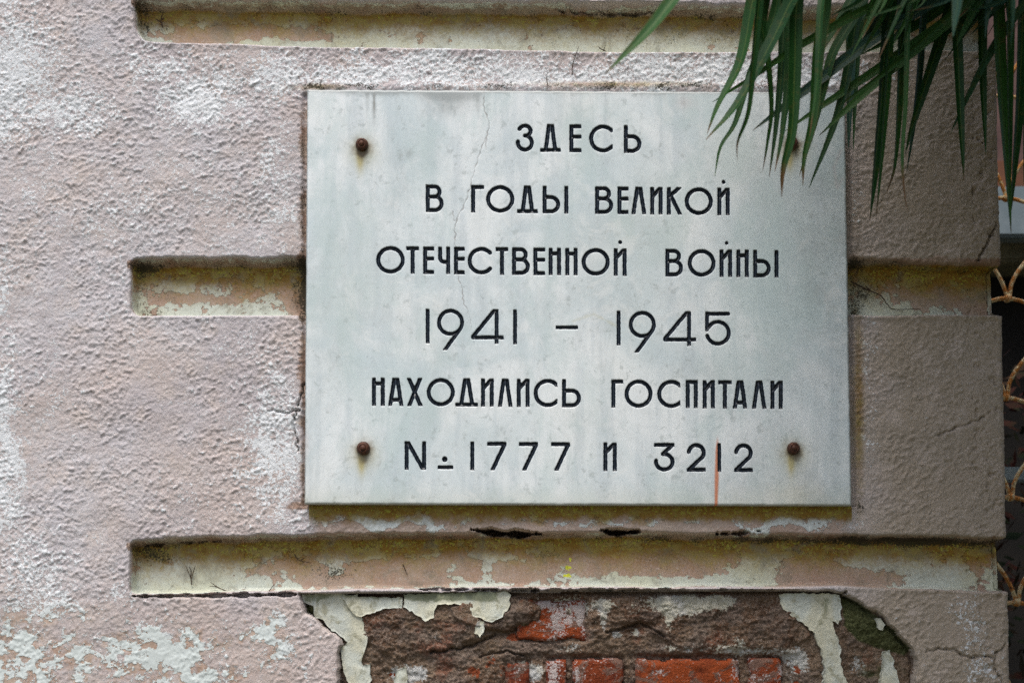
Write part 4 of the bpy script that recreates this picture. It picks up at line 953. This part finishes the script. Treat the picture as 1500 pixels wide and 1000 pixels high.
for zz_ in (.25, 2.95):
    x0 = V(1380, 0, FY).x; vs, fs = tube([Vector((x0, FY, zz_)), Vector((x0 + .6, FY, zz_))], .012, 6); fence_part('rail', vs, fs)
for xx in (1380, 1915):
    x0 = V(xx, 0, FY).x; vs, fs = tube([Vector((x0, FY, 0)), Vector((x0 + .001, FY, 3.0))], .018, 8); fence_part('post', vs, fs)

BY = 1.15
def boxv(x0, x1, y0, y1, z0, z1, bev=.006):
    bm = bmesh.new(); bmesh.ops.create_cube(bm, size=1)
    for v in bm.verts: v.co = Vector(((x0 + x1) / 2 + v.co.x * (x1 - x0), (y0 + y1) / 2 + v.co.y * (y1 - y0), (z0 + z1) / 2 + v.co.z * (z1 - z0)))
    bmesh.ops.bevel(bm, geom=bm.edges[:], offset=bev, segments=2, affect='EDGES')
    vs = [v.co.copy() for v in bm.verts]; bm.verts.index_update(); fs = [tuple(v.index for v in f.verts) for f in bm.faces]; bm.free(); return vs, fs
house = empty('rear_building', (1.4, BY, 0))
props(house, 'dim reddish building with a pale window ledge glimpsed behind the iron fence', 'building')
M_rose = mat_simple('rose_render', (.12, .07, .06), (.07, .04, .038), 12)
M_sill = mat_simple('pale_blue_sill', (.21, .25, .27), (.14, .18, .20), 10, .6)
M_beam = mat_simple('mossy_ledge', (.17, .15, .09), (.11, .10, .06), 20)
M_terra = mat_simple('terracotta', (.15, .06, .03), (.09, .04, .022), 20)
M_dark = mat_simple('painted_darkness', (.012, .010, .008), (.007, .006, .005), 10)  # near-black colour stands in for the unlit space behind the fence
zpx = lambda py, y: V(1480, py, y).z
xl = V(1380, 500, BY).x
for nm, vf, mt in [('wall', boxv(xl, 4.2, BY, BY + .3, zpx(262, BY), 4.0), M_rose), ('coping', boxv(xl, 4.2, BY - .05, BY + .3, zpx(278, BY - .05), zpx(244, BY)), M_terra),
                   ('window_ledge', boxv(xl, 4.2, BY - .10, BY + .3, zpx(346, BY - .1), zpx(272, BY - .1)), M_sill), ('ledge_support', boxv(xl, 4.2, BY - .04, BY + .3, zpx(388, BY), zpx(340, BY)), M_beam),
                   ('dark_backdrop', boxv(xl, 4.2, BY + .12, BY + .4, 0, zpx(385, BY)), M_dark)]:
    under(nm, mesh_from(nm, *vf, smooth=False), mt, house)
vs, fs = boxv(V(1390, 700, .50).x, V(1390, 700, .50).x + 1.6, .49, .52, V(1480, 706, .5).z, V(1480, 684, .5).z, .004)
pb = V(1390, 700, .50); po = bpy.data.objects.new('cross_bar', mesh_from('cross_bar', [v - pb for v in vs], fs, False)); COL.objects.link(po); po.location = pb; po.data.materials.append(M_sill)
props(po, 'pale blue horizontal bar crossing low behind the iron scrollwork', 'bar')
# dark shrub between fence and building
sh = empty('shrub', (V(1530, 800, .75).x, .75, 0))
props(sh, 'dark leafy shrub with reddish leaves in shade behind the iron fence', 'shrub')
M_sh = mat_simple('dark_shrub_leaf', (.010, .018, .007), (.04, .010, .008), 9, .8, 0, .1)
vs, fs = [], []
rr = random.Random(3)
cxx = sh.location.x
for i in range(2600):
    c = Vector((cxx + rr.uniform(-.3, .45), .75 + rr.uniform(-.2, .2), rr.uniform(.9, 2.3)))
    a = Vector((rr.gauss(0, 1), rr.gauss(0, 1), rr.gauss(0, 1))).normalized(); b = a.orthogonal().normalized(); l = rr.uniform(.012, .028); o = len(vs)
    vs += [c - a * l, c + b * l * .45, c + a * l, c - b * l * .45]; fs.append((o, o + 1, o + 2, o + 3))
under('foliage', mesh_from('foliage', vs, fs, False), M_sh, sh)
stems = [tube(spline([Vector((cxx + a, .75, 0)), Vector((cxx + a * 1.5, .74, 1)), Vector((cxx + a * 3, .76, 2.2))], 5), .010, 6) for a in (-.06, .02, .1)]
under('stem', mesh_from('stem', *merge(stems)), M_twig, sh)
